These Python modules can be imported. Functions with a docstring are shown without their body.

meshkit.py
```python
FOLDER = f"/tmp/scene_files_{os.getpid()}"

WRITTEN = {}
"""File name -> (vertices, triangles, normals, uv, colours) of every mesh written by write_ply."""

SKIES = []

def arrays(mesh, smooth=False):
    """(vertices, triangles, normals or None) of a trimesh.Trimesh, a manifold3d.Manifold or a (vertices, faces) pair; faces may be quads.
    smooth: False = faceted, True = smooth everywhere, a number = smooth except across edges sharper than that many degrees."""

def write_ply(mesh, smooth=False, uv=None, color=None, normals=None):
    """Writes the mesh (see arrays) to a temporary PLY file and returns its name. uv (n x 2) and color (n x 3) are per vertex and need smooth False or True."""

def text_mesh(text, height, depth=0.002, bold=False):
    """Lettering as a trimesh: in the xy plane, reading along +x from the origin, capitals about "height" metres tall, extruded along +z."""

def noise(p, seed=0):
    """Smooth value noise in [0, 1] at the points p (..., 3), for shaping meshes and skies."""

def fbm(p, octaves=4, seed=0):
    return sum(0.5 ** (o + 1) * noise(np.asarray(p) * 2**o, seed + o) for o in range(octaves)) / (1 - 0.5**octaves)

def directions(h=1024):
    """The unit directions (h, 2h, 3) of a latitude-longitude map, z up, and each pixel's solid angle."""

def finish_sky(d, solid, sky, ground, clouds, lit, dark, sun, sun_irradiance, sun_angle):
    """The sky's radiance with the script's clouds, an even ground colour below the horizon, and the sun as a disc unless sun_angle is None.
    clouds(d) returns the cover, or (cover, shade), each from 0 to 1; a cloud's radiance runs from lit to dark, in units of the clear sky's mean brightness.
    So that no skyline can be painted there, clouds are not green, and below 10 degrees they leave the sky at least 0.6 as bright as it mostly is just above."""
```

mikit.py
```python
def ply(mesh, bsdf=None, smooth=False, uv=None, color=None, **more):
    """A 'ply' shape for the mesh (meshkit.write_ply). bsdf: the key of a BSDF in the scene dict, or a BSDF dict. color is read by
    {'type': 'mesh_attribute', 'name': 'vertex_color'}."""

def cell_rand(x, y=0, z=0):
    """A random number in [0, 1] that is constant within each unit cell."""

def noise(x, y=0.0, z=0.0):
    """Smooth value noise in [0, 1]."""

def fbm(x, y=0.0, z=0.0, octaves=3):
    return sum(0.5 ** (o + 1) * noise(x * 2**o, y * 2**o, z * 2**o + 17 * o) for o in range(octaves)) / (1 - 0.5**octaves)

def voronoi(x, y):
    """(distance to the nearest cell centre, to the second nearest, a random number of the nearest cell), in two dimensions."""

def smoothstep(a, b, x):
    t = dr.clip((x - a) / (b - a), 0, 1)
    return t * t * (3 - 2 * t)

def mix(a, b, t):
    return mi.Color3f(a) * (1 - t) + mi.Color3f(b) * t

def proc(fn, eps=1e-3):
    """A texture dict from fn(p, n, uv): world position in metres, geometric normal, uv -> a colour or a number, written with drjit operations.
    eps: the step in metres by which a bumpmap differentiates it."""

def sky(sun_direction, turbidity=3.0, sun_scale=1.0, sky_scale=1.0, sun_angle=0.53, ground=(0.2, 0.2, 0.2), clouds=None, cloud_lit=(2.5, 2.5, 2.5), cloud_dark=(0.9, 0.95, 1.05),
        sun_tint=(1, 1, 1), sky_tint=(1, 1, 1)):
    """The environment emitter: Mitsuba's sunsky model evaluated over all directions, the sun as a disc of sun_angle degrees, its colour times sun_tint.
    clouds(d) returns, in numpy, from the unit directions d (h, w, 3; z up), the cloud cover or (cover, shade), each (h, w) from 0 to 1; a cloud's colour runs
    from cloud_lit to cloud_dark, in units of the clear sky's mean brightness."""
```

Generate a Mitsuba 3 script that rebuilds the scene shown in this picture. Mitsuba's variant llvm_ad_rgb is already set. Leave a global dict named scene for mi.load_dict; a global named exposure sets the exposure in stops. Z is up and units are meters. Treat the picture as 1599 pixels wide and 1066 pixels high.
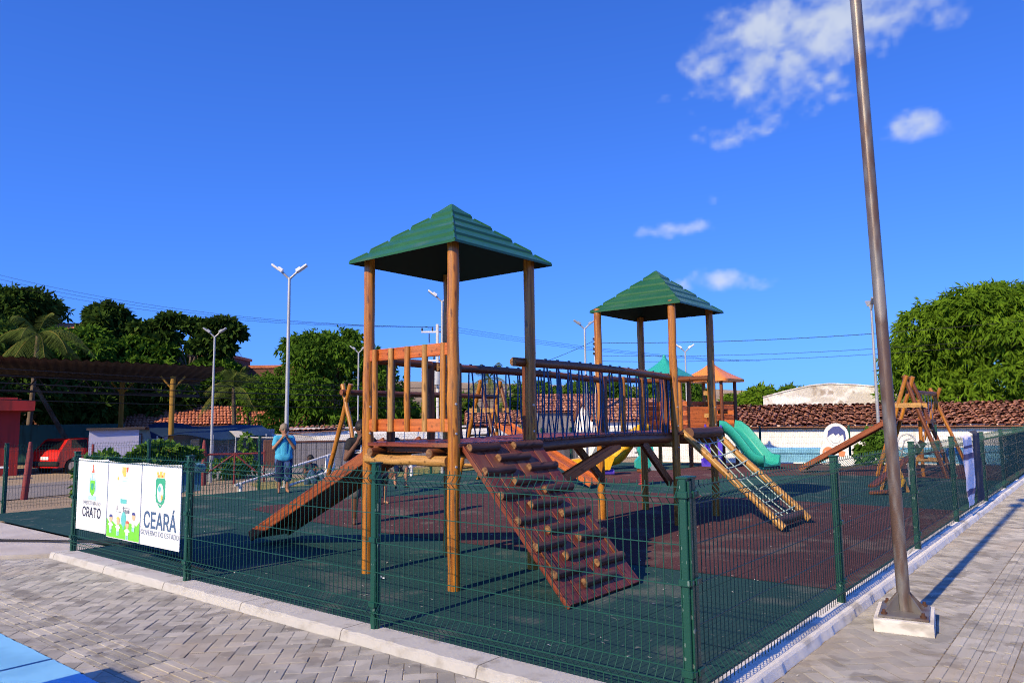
import math, random
import numpy as np, trimesh, mitsuba as mi, drjit as dr, manifold3d as m3
from shapely.geometry import Polygon, Point, box as sbox
from shapely.ops import unary_union
import mikit, meshkit
from mikit import noise, fbm, smoothstep, mix, cell_rand, voronoi

scene, labels = {}, {}
T4 = mi.ScalarTransform4f
rng = np.random.default_rng(7)
random.seed(7)

# ------------------------------------------------------------------ camera, sky, exposure
EYE = np.array([1.72, -3.5, 1.42])
FWD = np.array([-0.62546, 0.77331, 0.10381])
UP = np.array([0.07453, -0.07327, 0.99452])
scene['camera'] = {'type': 'perspective', 'fov': math.degrees(2 * math.atan(799.5 / 1155.0)), 'fov_axis': 'x',
                   'near_clip': 0.05, 'far_clip': 2000.0,
                   'to_world': T4().look_at(origin=EYE.tolist(), target=(EYE + FWD).tolist(), up=UP.tolist())}
SUN = np.array([0.0, -1.0, 0.565])
exposure = 1.5


def clouds(d):
    """Small fair-weather cumulus: soft fields of noise gathered in a few places of the sky."""
    az = np.degrees(np.arctan2(d[..., 0], d[..., 1]))
    el = np.degrees(np.arcsin(np.clip(d[..., 2], -1, 1)))
    w = np.stack([meshkit.fbm(d * 22.0 + 7 * k, 3, seed=31 + k) for k in range(3)], -1) - .5
    n = meshkit.fbm((d + .045 * w) * 30.0, 6, seed=11)
    n2 = meshkit.fbm(d * 75.0 + 3.0, 4, seed=5)
    nn = 0.68 * n + 0.32 * n2
    cover = np.zeros_like(az)
    for a, e, wa, we, amp in [(-18.4, 25.6, 5.4, 3.2, 1.0), (-13.4, 27.6, 6.5, 2.4, 1.0), (-9.0, 26.8, 4.0, 1.7, .8), (-14.4, 23.2, 1.4, .8, .85),
                              (-9.2, 19.2, 1.7, 1.1, .95), (-21.6, 20.7, 3.2, 1.0, .75), (-21.0, 23.0, 1.7, 1.2, .62), (-24.1, 22.4, 1.6, .7, .55),
                              (-23.2, 9.9, 3.2, .75, .9), (-20.8, 9.6, 1.8, .5, .6), (-26.1, 14.2, 2.6, .6, .85), (-23.4, 16.2, 1.2, .5, .5), (-27.0, 19.7, 2.0, .5, .45),
                              (-26.5, 16.2, 1.9, .5, .4), (20, 24, 14, 6, .7), (60, 18, 16, 4, .7), (120, 30, 22, 8, .7), (-120, 20, 18, 5, .6)]:
        r2 = ((az - a) / wa) ** 2 + ((el - e) / we) ** 2
        cover = np.maximum(cover, amp * np.exp(-0.5 * r2))
    c = np.clip((nn + 0.56 * cover - 0.76) / 0.42, 0, 1) * (cover > 0.04)
    c = c * c * (3 - 2 * c) * 0.78
    shade = np.clip(0.15 + 0.7 * (0.6 - n), 0, 1)
    return c, shade


scene['sky'] = mikit.sky(SUN.tolist(), turbidity=3.0, sun_scale=1.42, sky_scale=1.22, sky_tint=(0.40, 0.84, 2.1), sun_tint=(1.0, 0.985, 0.885), ground=(0.18, 0.17, 0.15), clouds=clouds,
                         cloud_lit=(2.1, 2.25, 2.4), cloud_dark=(1.15, 1.45, 2.0))

# ------------------------------------------------------------------ materials
L = lambda r, g, b: [((c / 255) / 12.92 if c <= 10 else ((c / 255 + .055) / 1.055) ** 2.4) for c in (r, g, b)]  # sRGB to linear


def rgb(c):
    return {'type': 'rgb', 'value': [float(x) for x in c]}


def mat(name, color, rough=0.7, metallic=0.0, spec=0.4, bump=None, two=True, **more):
    col = color if isinstance(color, dict) else mikit.proc(color) if callable(color) else rgb(color)
    b = {'type': 'principled', 'base_color': col, 'roughness': rough, 'metallic': metallic, 'specular': spec, **more}
    if bump:
        b = {'type': 'bumpmap', 'arbitrary': mikit.proc(bump[0], eps=bump[2] if len(bump) > 2 else 2e-3), 'scale': bump[1], 'bsdf': b}
    scene['mat_' + name] = {'type': 'twosided', 'bsdf': b} if two else b
    return 'mat_' + name


def wood(a, b, worn, wear=0.25):
    def f(p, n, uv):
        g = noise(uv.x * 2.5, uv.y * 60.0, p.z * 0.7)
        g2 = noise(uv.x * 9.0, uv.y * 160.0, 3.1)
        k = fbm(uv.x * 1.3 + p.x * 0.7, uv.y * 7.0 + p.y * 0.7, p.z * 0.5, 3)
        c = mix(a, b, smoothstep(0.2, 0.8, 0.6 * g + 0.4 * g2))
        knot = smoothstep(0.16, 0.06, voronoi(uv.x * 3.0 + 5.0 * p.x, uv.y * 9.0 + 3.0 * p.y)[0])
        c = mix(c, [x * 0.35 for x in a], 0.75 * knot)
        c = mix(c, [x * 0.25 for x in a], 0.7 * smoothstep(.80, .88, noise(uv.x * 1.1 + 4, uv.y * 48.0, 9.2)))
        return mix(c, worn, wear * smoothstep(0.5, 0.8, k))
    return f


mat('wood_honey', wood((.25, .082, .009), (.48, .200, .022), (.50, .26, .07), .35), .30, spec=.5)
mat('wood_pale', wood((.32, .165, .040), (.50, .28, .085), (.26, .13, .04), .5), .45)
mat('wood_brown', wood((.095, .028, .010), (.20, .066, .020), (.24, .11, .05), .35), .42)
mat('wood_log', wood((.055, .024, .016), (.12, .055, .036), (.18, .10, .07), .5), .55)
mat('wood_red', wood((.115, .024, .012), (.205, .050, .023), (.25, .12, .06), .7), .42)
mat('wood_slide', wood((.17, .040, .012), (.28, .075, .021), (.30, .13, .055), .4), .4)
mat('wood_orange', wood((.36, .085, .018), (.52, .145, .034), (.48, .21, .08), .35), .42)
mat('wood_end', lambda p, n, uv: mix((.22, .12, .055), (.12, .06, .03), smoothstep(.35, .7, noise(p.x * 60, p.y * 60, p.z * 60))), .7)
mat('roof_green', lambda p, n, uv: mix(mix((.013, .082, .020), (.026, .120, .034), fbm(p.x * 4, p.y * 4, p.z * 4)), (.09, .15, .085), .35 * smoothstep(.55, .8, fbm(p.x * 3, p.y * 3, p.z * 14, 4))), .32, spec=.5)
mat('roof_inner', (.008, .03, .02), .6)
mat('fence_green', lambda p, n, uv: mix((.006, .06, .042), (.2, .28, .26), smoothstep(.80, .86, noise(p.x * 90, p.y * 90, p.z * 30)) * .6), .4, spec=.5)
mat('wire_green', (.008, .07, .05), .45)


def paver_tone(lo, hi):
    def f(p, n, uv):
        s = fbm(p.x * 1.1, p.y * 1.1, 0.0, 4)
        d = noise(p.x * 90, p.y * 90, p.z * 90)
        e = noise(p.x * 11, p.y * 11, 2.0)
        c = mix(lo, hi, 0.35 * d + 0.65 * smoothstep(.3, .7, e))
        c = mix(c, (.13, .12, .11), .5 * smoothstep(.60, .72, fbm(p.x * 6 + 3, p.y * 6, 1.0, 3)))
        return mix(c, (.37, .31, .23), 0.42 * smoothstep(.55, .78, s))
    return f


mat('paver', paver_tone((.295, .287, .258), (.385, .375, .34)), .9, spec=.2)
mat('paver_b', paver_tone((.235, .229, .208), (.325, .318, .29)), .9, spec=.2)
mat('paver_c', paver_tone((.33, .32, .285), (.435, .422, .38)), .9, spec=.2)
mat('joint', lambda p, n, uv: mix((.09, .08, .065), (.30, .25, .19), noise(p.x * 30, p.y * 30)), .95, spec=.1)
mat('kerb', lambda p, n, uv: mix(mix((.43, .43, .42), (.32, .31, .285), smoothstep(.5, .85, fbm(p.x * 9, p.y * 9, p.z * 9, 4))), (.12, .11, .10), .8 * smoothstep(.006, .003, dr.abs(p.x * .8 - dr.floor(p.x * .8 + .5)))), .85, spec=.2,
    bump=(lambda p, n, uv: fbm(p.x * 40, p.y * 40, p.z * 40, 3), .002))
mat('kerb_white', lambda p, n, uv: mix((.62, .61, .585), (.40, .385, .35), smoothstep(.5, .8, fbm(p.x * 9, p.y * 5, p.z * 12, 4))), .85, spec=.2)
mat('concrete', lambda p, n, uv: mix((.46, .44, .41), (.33, .30, .26), fbm(p.x * 3, p.y * 3, p.z * 3, 4)), .9, spec=.2)


def rubber(a, b, fleck):
    def f(p, n, uv):
        g = noise(p.x * 120, p.y * 120)
        k = fbm(p.x * 1.2, p.y * 1.2, 0.0, 4)
        seam = dr.minimum(dr.abs(p.x - dr.floor(p.x + .5)), dr.abs(p.y - dr.floor(p.y + .5)))
        c = mix(a, b, 0.45 * g + 0.55 * k)
        c = mix(c, [x * .45 for x in a], 0.8 * smoothstep(.007, .003, seam))
        dust = smoothstep(.56, .8, fbm(p.x * 2.6 + 9, p.y * 2.6, 0.0, 4))
        c = mix(c, (.20, .19, .165), .26 * dust)
        return mix(c, fleck, .8 * smoothstep(.93, .96, noise(p.x * 33 + 7, p.y * 33)))
    return f


mat('rubber_teal', rubber((.012, .040, .043), (.025, .068, .070), (.14, .16, .15)), .9, spec=.12)
mat('rubber_maroon', rubber((.052, .024, .027), (.088, .043, .046), (.2, .15, .14)), .9, spec=.12)
mat('litter', (.6, .58, .52), .8)
mat('dirt', lambda p, n, uv: mix((.30, .24, .17), (.20, .155, .105), fbm(p.x * .5, p.y * .5, 0, 4)), .95, spec=.1)
mat('asphalt', lambda p, n, uv: mix((.15, .145, .14), (.22, .2, .18), fbm(p.x * .8, p.y * .8, 0, 4)), .9, spec=.2)
mat('grass', lambda p, n, uv: mix((.10, .12, .03), (.24, .20, .09), fbm(p.x * 1.3, p.y * 1.3, 0, 4)), .95, spec=.1)
mat('hill', lambda p, n, uv: mix((.03, .05, .012), (.07, .075, .03), fbm(p.x * .4, p.y * .4, p.z * .4, 4)), .95, spec=.1)
mat('banner', (.70, .735, .765), .6)
mat('ink_navy', (.022, .03, .065), .6)
mat('ink_blue', (.06, .115, .22), .6)
mat('ink_grey', (.12, .14, .19), .6)
mat('ink_teal', (.12, .48, .47), .6)
mat('ink_green', (.045, .36, .21), .6)
mat('ink_lime', (.16, .58, .05), .6)
mat('ink_sky', (.38, .62, .82), .6)
mat('ink_gold', (.72, .50, .12), .6)
mat('ink_red', (.58, .14, .08), .6)
mat('ink_skin', (.72, .45, .28), .6)
mat('ink_orange', (.70, .24, .11), .6)
mat('ink_hair', (.06, .08, .26), .6)
mat('rope_blue', lambda p, n, uv: mix((.014, .055, .15), (.035, .12, .26), noise(p.x * 80, p.y * 80, p.z * 80)), .7)
mat('rope_white', lambda p, n, uv: mix((.26, .38, .35), (.46, .58, .54), noise(p.x * 80, p.y * 80, p.z * 80)), .7)


def rust(p, n, uv):
    k = fbm(p.x * 6, p.y * 6, p.z * 1.6, 4)
    s = noise(p.x * 40, p.y * 40, p.z * 9)
    c = mix((.175, .168, .165), (.115, .075, .06), smoothstep(.38, .62, .75 * k + .25 * s))
    return mix(c, (.32, .30, .29), smoothstep(.72, .86, noise(p.x * 11, p.y * 11, p.z * 2.2)) * .6)


mat('rusty_steel', rust, .42, metallic=.25, spec=.5)
mat('rust_bolt', (.085, .04, .025), .7)
mat('galvanised', lambda p, n, uv: mix((.34, .36, .38), (.46, .48, .50), noise(p.x * 3, p.y * 3, p.z * 1.5)), .45, metallic=.35)
mat('lamp_white', (.74, .76, .78), .4)
mat('lamp_glass', (.25, .28, .32), .15, spec=.6)
mat('pole_concrete', lambda p, n, uv: mix((.66, .67, .68), (.5, .5, .49), fbm(p.x * 4, p.y * 4, p.z * 1.2)), .85)
mat('dark_iron', (.03, .032, .035), .5)
mat('cable', (.012, .012, .014), .6)


def tile(p, n, uv):
    r = cell_rand(dr.floor(uv.x * 5.5), dr.floor(uv.y * 4.2))
    k = fbm(p.x * 2.0, p.y * 2.0, p.z * 2.0, 3)
    c = mix((.23, .09, .056), (.47, .24, .165), r)
    return mix(c, (.085, .05, .038), .75 * smoothstep(.48, .74, .55 * k + .45 * noise(uv.x * 5.5, uv.y * 4.2, 3)))


mat('terracotta', tile, .85, spec=.2)
mat('terracotta_red', lambda p, n, uv: mix((.36, .12, .065), (.5, .2, .12), noise(uv.x * 5, uv.y * 5)), .85, spec=.2)


def limewash(a, stain, lo=.5, hi=.8):
    def f(p, n, uv):
        k = fbm(p.x * 1.3, p.y * 1.3, p.z * .55, 4)
        s = noise((p.x + p.y) * 9.0, p.z * .5, 2.0)
        return mix(a, stain, smoothstep(lo, hi, .62 * k + .38 * s) * .85)
    return f


mat('wall_white', limewash((.80, .81, .83), (.55, .53, .50), .55, .85), .9, spec=.2)
mat('wall_stained', limewash((.68, .69, .70), (.22, .19, .17), .42, .72), .9, spec=.2)
mat('wall_patchy', lambda p, n, uv: mix(mix((.70, .71, .73), (.50, .49, .47), smoothstep(.35, .6, fbm(p.x * 1.6, p.y * 1.6, p.z * 2.2, 5))), (.27, .22, .18), .8 * smoothstep(.56, .72, fbm(p.x * 2.3 + 5, p.y * 2.3, p.z * 1.5, 5))), .9, spec=.2)
mat('wall_grey', limewash((.20, .20, .235), (.09, .085, .09), .42, .75), .95, spec=.1)
mat('wall_blue', limewash((.36, .40, .48), (.22, .23, .26)), .9, spec=.2)
mat('wall_lilac', limewash((.44, .45, .60), (.27, .27, .33)), .9, spec=.2)
mat('wall_green', limewash((.30, .38, .34), (.18, .2, .18)), .9, spec=.2)
mat('wall_teal', limewash((.03, .12, .13), (.02, .06, .06)), .8)
mat('wall_red', limewash((.30, .02, .02), (.14, .015, .015)), .7)
mat('wall_yellow', limewash((.46, .25, .03), (.26, .14, .03)), .8)
mat('brick_dark', limewash((.13, .06, .045), (.07, .035, .03)), .9)
mat('corrugated', lambda p, n, uv: mix((.10, .082, .072), (.045, .032, .028), fbm(p.x, p.y, p.z, 3)), .7)
mat('column_yellow', (.27, .15, .02), .7)
mat('tarp_blue', (.012, .035, .09), .6)
mat('tarp_beige', (.48, .46, .40), .8)
mat('paint_blue', lambda p, n, uv: mix((.20, .50, .78), (.16, .42, .68), smoothstep(.4, .75, fbm(p.x * 4, p.y * 4, p.z * 4, 4))), .7, spec=.3)
mat('paint_bench', limewash((.14, .36, .50), (.07, .17, .23), .42, .72), .7, spec=.3)
mat('paint_white', (.78, .80, .80), .5)
mat('paint_red', lambda p, n, uv: mix((.26, .035, .04), (.15, .03, .03), fbm(p.x * 5, p.y * 5, p.z * 5)), .6)
mat('car_red', (.52, .012, .010), .25, spec=.6, clearcoat=.6)
mat('car_glass', (.008, .009, .011), .08, spec=.6)
mat('tyre', (.012, .012, .012), .8)
mat('chrome', (.45, .45, .46), .3, metallic=.8)
mat('plastic_teal', (.028, .36, .29), .35, spec=.5)
mat('plastic_orange', (.80, .25, .045), .38, spec=.5)
mat('plastic_purple', (.09, .055, .50), .35, spec=.5)
mat('plastic_yellow', (.75, .42, .012), .35, spec=.5)
mat('plastic_grey', (.22, .26, .30), .5)
mat('plastic_red', (.45, .03, .05), .4)
mat('bark', lambda p, n, uv: mix((.10, .075, .055), (.20, .16, .12), noise(p.x * 9, p.y * 9, p.z * 3)), .95, spec=.1)


def leaf_mat(name, dark, lite, trans=.45):
    col = mikit.proc(lambda p, n, uv: mix(mix(dark, lite, .45 * noise(p.x * 1.1, p.y * 1.1, p.z * 1.1) + .55 * uv.x), (.24, .20, .05), .8 * smoothstep(.975, .985, noise(p.x * 7, p.y * 7, p.z * 7) * .25 + uv.x * .8)))
    scene['mat_' + name] = {'type': 'principledthin', 'base_color': col, 'roughness': .5, 'diff_trans': trans, 'spec_trans': 0.0, 'eta': 1.35}


leaf_mat('leaf_mango', (.055, .125, .012), (.19, .33, .024))
leaf_mat('leaf_mid', (.040, .10, .013), (.12, .235, .026))
leaf_mat('leaf_dark', (.022, .055, .012), (.075, .135, .024))
leaf_mat('leaf_palm', (.055, .10, .02), (.16, .21, .055))
leaf_mat('leaf_bush', (.05, .12, .015), (.13, .26, .04))
mat('skin', (.33, .165, .10), .6, spec=.3)
mat('skin_dark', (.13, .062, .038), .6, spec=.3)
mat('skin_light', (.36, .20, .125), .6, spec=.3)
mat('hair_black', (.010, .009, .009), .6)
mat('hair_blond', (.22, .18, .13), .7)
mat('eye', (.02, .015, .012), .3)
mat('lip', (.24, .08, .06), .5)
mat('cloth_aqua', (.055, .38, .60), .85)
mat('cloth_plaid', lambda p, n, uv: mix((.010, .018, .070), (.05, .10, .24), smoothstep(.55, .6, noise(p.x * 4 + p.y * 3, 0.0, p.z * 9) * .5 + .5 * noise(p.x * 22 - p.y * 18, 0.0, 0.0))), .9)
mat('cloth_black', (.012, .013, .017), .85)
mat('cloth_grey', (.12, .12, .12), .9)
mat('cloth_white', (.78, .77, .80), .85)
mat('cloth_denim', (.04, .09, .18), .9)
mat('cloth_towel', lambda p, n, uv: mix((.66, .64, .72), (.74, .72, .78), noise(p.x * 30, p.y * 30, p.z * 30)), .9)
mat('cloth_towel_dark', (.10, .09, .17), .9)
mat('cloth_charcoal', (.055, .058, .075), .9)


# ------------------------------------------------------------------ mesh builder
def unit(a):
    a = np.asarray(a, float)
    return a / (np.linalg.norm(a) + 1e-12)


class MB:
    """Collects faces with their own vertices, so that smooth normals stay flat on boxes and round on tubes."""

    def __init__(s):
        s.v, s.f, s.uv, s.n = [], [], [], 0

    def add(s, v, f, uv=None):
        v = np.asarray(v, float)
        f = np.asarray(f, int)
        if f.ndim == 2 and f.shape[1] == 4:
            f = np.vstack([f[:, [0, 1, 2]], f[:, [0, 2, 3]]])
        s.v.append(v); s.f.append(f + s.n)
        s.uv.append(np.zeros((len(v), 2)) if uv is None else np.asarray(uv, float))
        s.n += len(v)
        return s

    def mesh(s, m):
        """a trimesh or manifold, faceted"""
        if hasattr(m, 'to_mesh'):
            q = m.to_mesh(); v, f = np.asarray(q.vert_properties)[:, :3], np.asarray(q.tri_verts)
        else:
            v, f = np.asarray(m.vertices), np.asarray(m.faces)
        v = v[f].reshape(-1, 3)
        return s.add(v, np.arange(len(v)).reshape(-1, 3), v[:, :2])

    def soft(s, m):
        if hasattr(m, 'to_mesh'):
            q = m.to_mesh(); v, f = np.asarray(q.vert_properties)[:, :3], np.asarray(q.tri_verts)
        else:
            v, f = np.asarray(m.vertices), np.asarray(m.faces)
        return s.add(v, f, v[:, :2])

    def box(s, c, size, R=None, bevel=0.0):
        c = np.asarray(c, float); h = np.asarray(size, float) / 2
        R = np.eye(3) if R is None else np.asarray(R, float)
        if bevel:
            pts = []
            for sx in (-1, 1):
                for sy in (-1, 1):
                    for sz in (-1, 1):
                        for k in range(3):
                            q = h - bevel; q[k] = h[k]
                            pts.append(np.array([sx, sy, sz]) * q)
            m = trimesh.convex.convex_hull(np.array(pts))
            v = np.asarray(m.vertices)[np.asarray(m.faces)].reshape(-1, 3)
            ax = int(np.argmax(h)); o = [k for k in range(3) if k != ax]
            uv = np.stack([v[:, ax], v[:, o[0]] + v[:, o[1]]], 1) + c[0] * 1.7
            return s.add(v @ R.T + c, np.arange(len(v)).reshape(-1, 3), uv)
        V, F, U = [], [], []
        ax = int(np.argmax(h))
        for k in range(3):
            a, b = (k + 1) % 3, (k + 2) % 3
            for sg in (-1, 1):
                q = np.zeros((4, 3)); q[:, k] = sg * h[k]
                q[:, a] = h[a] * np.array([-1, 1, 1, -1]); q[:, b] = h[b] * np.array([-1, -1, 1, 1])
                F.append(np.array([0, 1, 2, 3] if sg > 0 else [3, 2, 1, 0]) + len(V) * 4)
                o = [j for j in range(3) if j != ax]
                V.append(q); U.append(np.stack([q[:, ax], q[:, o[0]] + q[:, o[1]]], 1) + c[0] * 1.7 + c[1])
        return s.add(np.vstack(V) @ R.T + c, np.array(F), np.vstack(U))

    def bar(s, p0, p1, w, h, up=(0, 0, 1), bevel=0.0):
        """a box from p0 to p1, w wide, h high"""
        p0, p1 = np.asarray(p0, float), np.asarray(p1, float)
        x = unit(p1 - p0); y = unit(np.cross(up, x)); z = np.cross(x, y)
        return s.box((p0 + p1) / 2, (np.linalg.norm(p1 - p0), w, h), np.stack([x, y, z], 1), bevel)

    def tube(s, pts, r, n=10, caps=True, wob=0.0, seed=0, closed=False):
        P = np.asarray(pts, float); m = len(P)
        rr = np.broadcast_to(np.asarray(r, float), (m,)).copy()
        tang = np.gradient(P, axis=0) if m > 2 else np.repeat((P[1] - P[0])[None], 2, 0)
        if closed:
            tang = np.roll(P, -1, 0) - np.roll(P, 1, 0)
        ref = np.array([0, 0, 1.0]) if abs(unit(P[-1] - P[0] + 1e-9)[2]) < .9 else np.array([1.0, 0, 0])
        a = np.linspace(0, 2 * np.pi, n + 1)
        L_ = np.concatenate([[0], np.cumsum(np.linalg.norm(np.diff(P, axis=0), axis=1))])
        V, U = [], []
        rs = np.random.default_rng(seed + 13)
        for i in range(m):
            t = unit(tang[i]); x = np.cross(ref, t)
            if np.linalg.norm(x) < 1e-6: x = np.cross([0, 1.0, 0], t)
            x = unit(x); y = np.cross(t, x)
            k = rr[i] * (1 + (wob * (rs.random() - .5) if wob else 0))
            V.append(P[i] + k * (np.cos(a)[:, None] * x + np.sin(a)[:, None] * y))
            U.append(np.stack([np.full(n + 1, L_[i] + seed * .37), a * rr[0] + seed * .11], 1))
        F = []
        for i in range(m if closed else m - 1):
            j = (i + 1) % m
            for k in range(n):
                F.append([i * (n + 1) + k, i * (n + 1) + k + 1, j * (n + 1) + k + 1, j * (n + 1) + k])
        s.add(np.vstack(V), F, np.vstack(U))
        # weld the seam's normals by construction: both ends of the ring share positions
        if caps and not closed:
            for i, sg in ((0, -1), (m - 1, 1)):
                q = np.vstack([V[i][:n], V[i][:n].mean(0)])
                f = [[k, (k + 1) % n, n] if sg > 0 else [(k + 1) % n, k, n] for k in range(n)]
                s.add(q, f, q[:, :2] * 0 + .3)
        return s

    def log(s, p0, p1, r, n=14, seed=0, wob=.06, bend=.004, seg=None, r1=None):
        p0, p1 = np.asarray(p0, float), np.asarray(p1, float)
        Ln = np.linalg.norm(p1 - p0); seg = seg or max(3, int(Ln / .22))
        t = np.linspace(0, 1, seg + 1); rs = np.random.default_rng(seed + 77)
        P = p0 + (p1 - p0) * t[:, None]
        off = rs.normal(0, bend, (seg + 1, 3)); off[0] = off[-1] = 0
        rr = r + ((r1 or r) - r) * t
        return s.tube(P + off, rr, n, True, wob, seed)

    def ball(s, c, r, sub=2, sc=(1, 1, 1)):
        m = trimesh.creation.icosphere(sub, 1.0)
        return s.add(m.vertices * np.asarray(sc) * r + np.asarray(c), m.faces, m.vertices[:, :2])

    def poly(s, pg, z0, z1, M=None):
        """extruded shapely polygon; M 4x4"""
        for g in getattr(pg, 'geoms', [pg]):
            if g.area < 1e-9: continue
            m = trimesh.creation.extrude_polygon(g, z1 - z0, engine='earcut'); m.apply_translation([0, 0, z0])
            if M is not None: m.apply_transform(M)
            s.mesh(m)
        return s

    def sheet(s, pg, z):
        v, f = trimesh.creation.triangulate_polygon(pg, engine='earcut')
        v = np.c_[v, np.full(len(v), z)]
        a, b, c = v[f[:, 0]], v[f[:, 1]], v[f[:, 2]]
        fl = np.cross(b - a, c - a)[:, 2] < 0
        f = f.copy(); f[fl] = f[fl][:, ::-1]
        return s.add(v, f, v[:, :2])

    def out(s):
        return (np.vstack(s.v), np.vstack(s.f)), np.vstack(s.uv)


def fresh(name):
    used = lambda k: k in scene or k in labels
    if not used(name): return name
    i = 1
    while used(f'{name}_{i:03d}'): i += 1
    return f'{name}_{i:03d}'


def ply(mb, m, smooth=True):
    me, uv = mb.out()
    return mikit.ply(me, 'mat_' + m, smooth, uv=uv)


def put(name, mb, m, parent=None, label=None, kind=None, smooth=True, group=None, xf=None):
    k = fresh(parent + '__' + name if parent else name)
    d = ply(mb, m, smooth) if isinstance(mb, MB) else dict(mb)
    if xf is not None: d['to_world'] = xf
    scene[k] = d
    e = {}
    if label: e['label'] = label
    if kind: e['kind'] = kind
    if group: e['group'] = group
    if e: labels[k] = e
    return k


def thing(name, label, cat, group=None):
    k = fresh(name)
    labels[k] = {'label': label, 'category': cat}
    if group: labels[k]['group'] = group
    return k


def solo(name, mb, m, label, cat, group=None, xf=None):
    k = put(name, mb, m, xf=xf)
    labels[k] = {'label': label, 'category': cat}
    if group: labels[k]['group'] = group
    return k


def struct(name, mb, m, label):
    return put(name, mb, m, label=label, kind='structure')


def rotz(a):
    c, s_ = math.cos(a), math.sin(a)
    return np.array([[c, -s_, 0], [s_, c, 0], [0, 0, 1.0]])


def mat4(R, t):
    M = np.eye(4); M[:3, :3] = R; M[:3, 3] = t
    return M


# ------------------------------------------------------------------ ground and the square
def terrain(x, y):
    """the street to the west lies lower than the square; a hill rises behind it"""
    d = np.clip((-13.0 - x) / 6.0, 0, 1)
    z = -0.14 - 0.52 * d * d * (3 - 2 * d)
    b = np.clip((y - 23.3) / 2.0, 0, 1)
    z = np.minimum(z, -0.14 - .7 * b)
    r = np.clip((-56.0 - x + .25 * y) / 34.0, 0, 1)
    return z + 7.5 * r * r * (3 - 2 * r)


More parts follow.
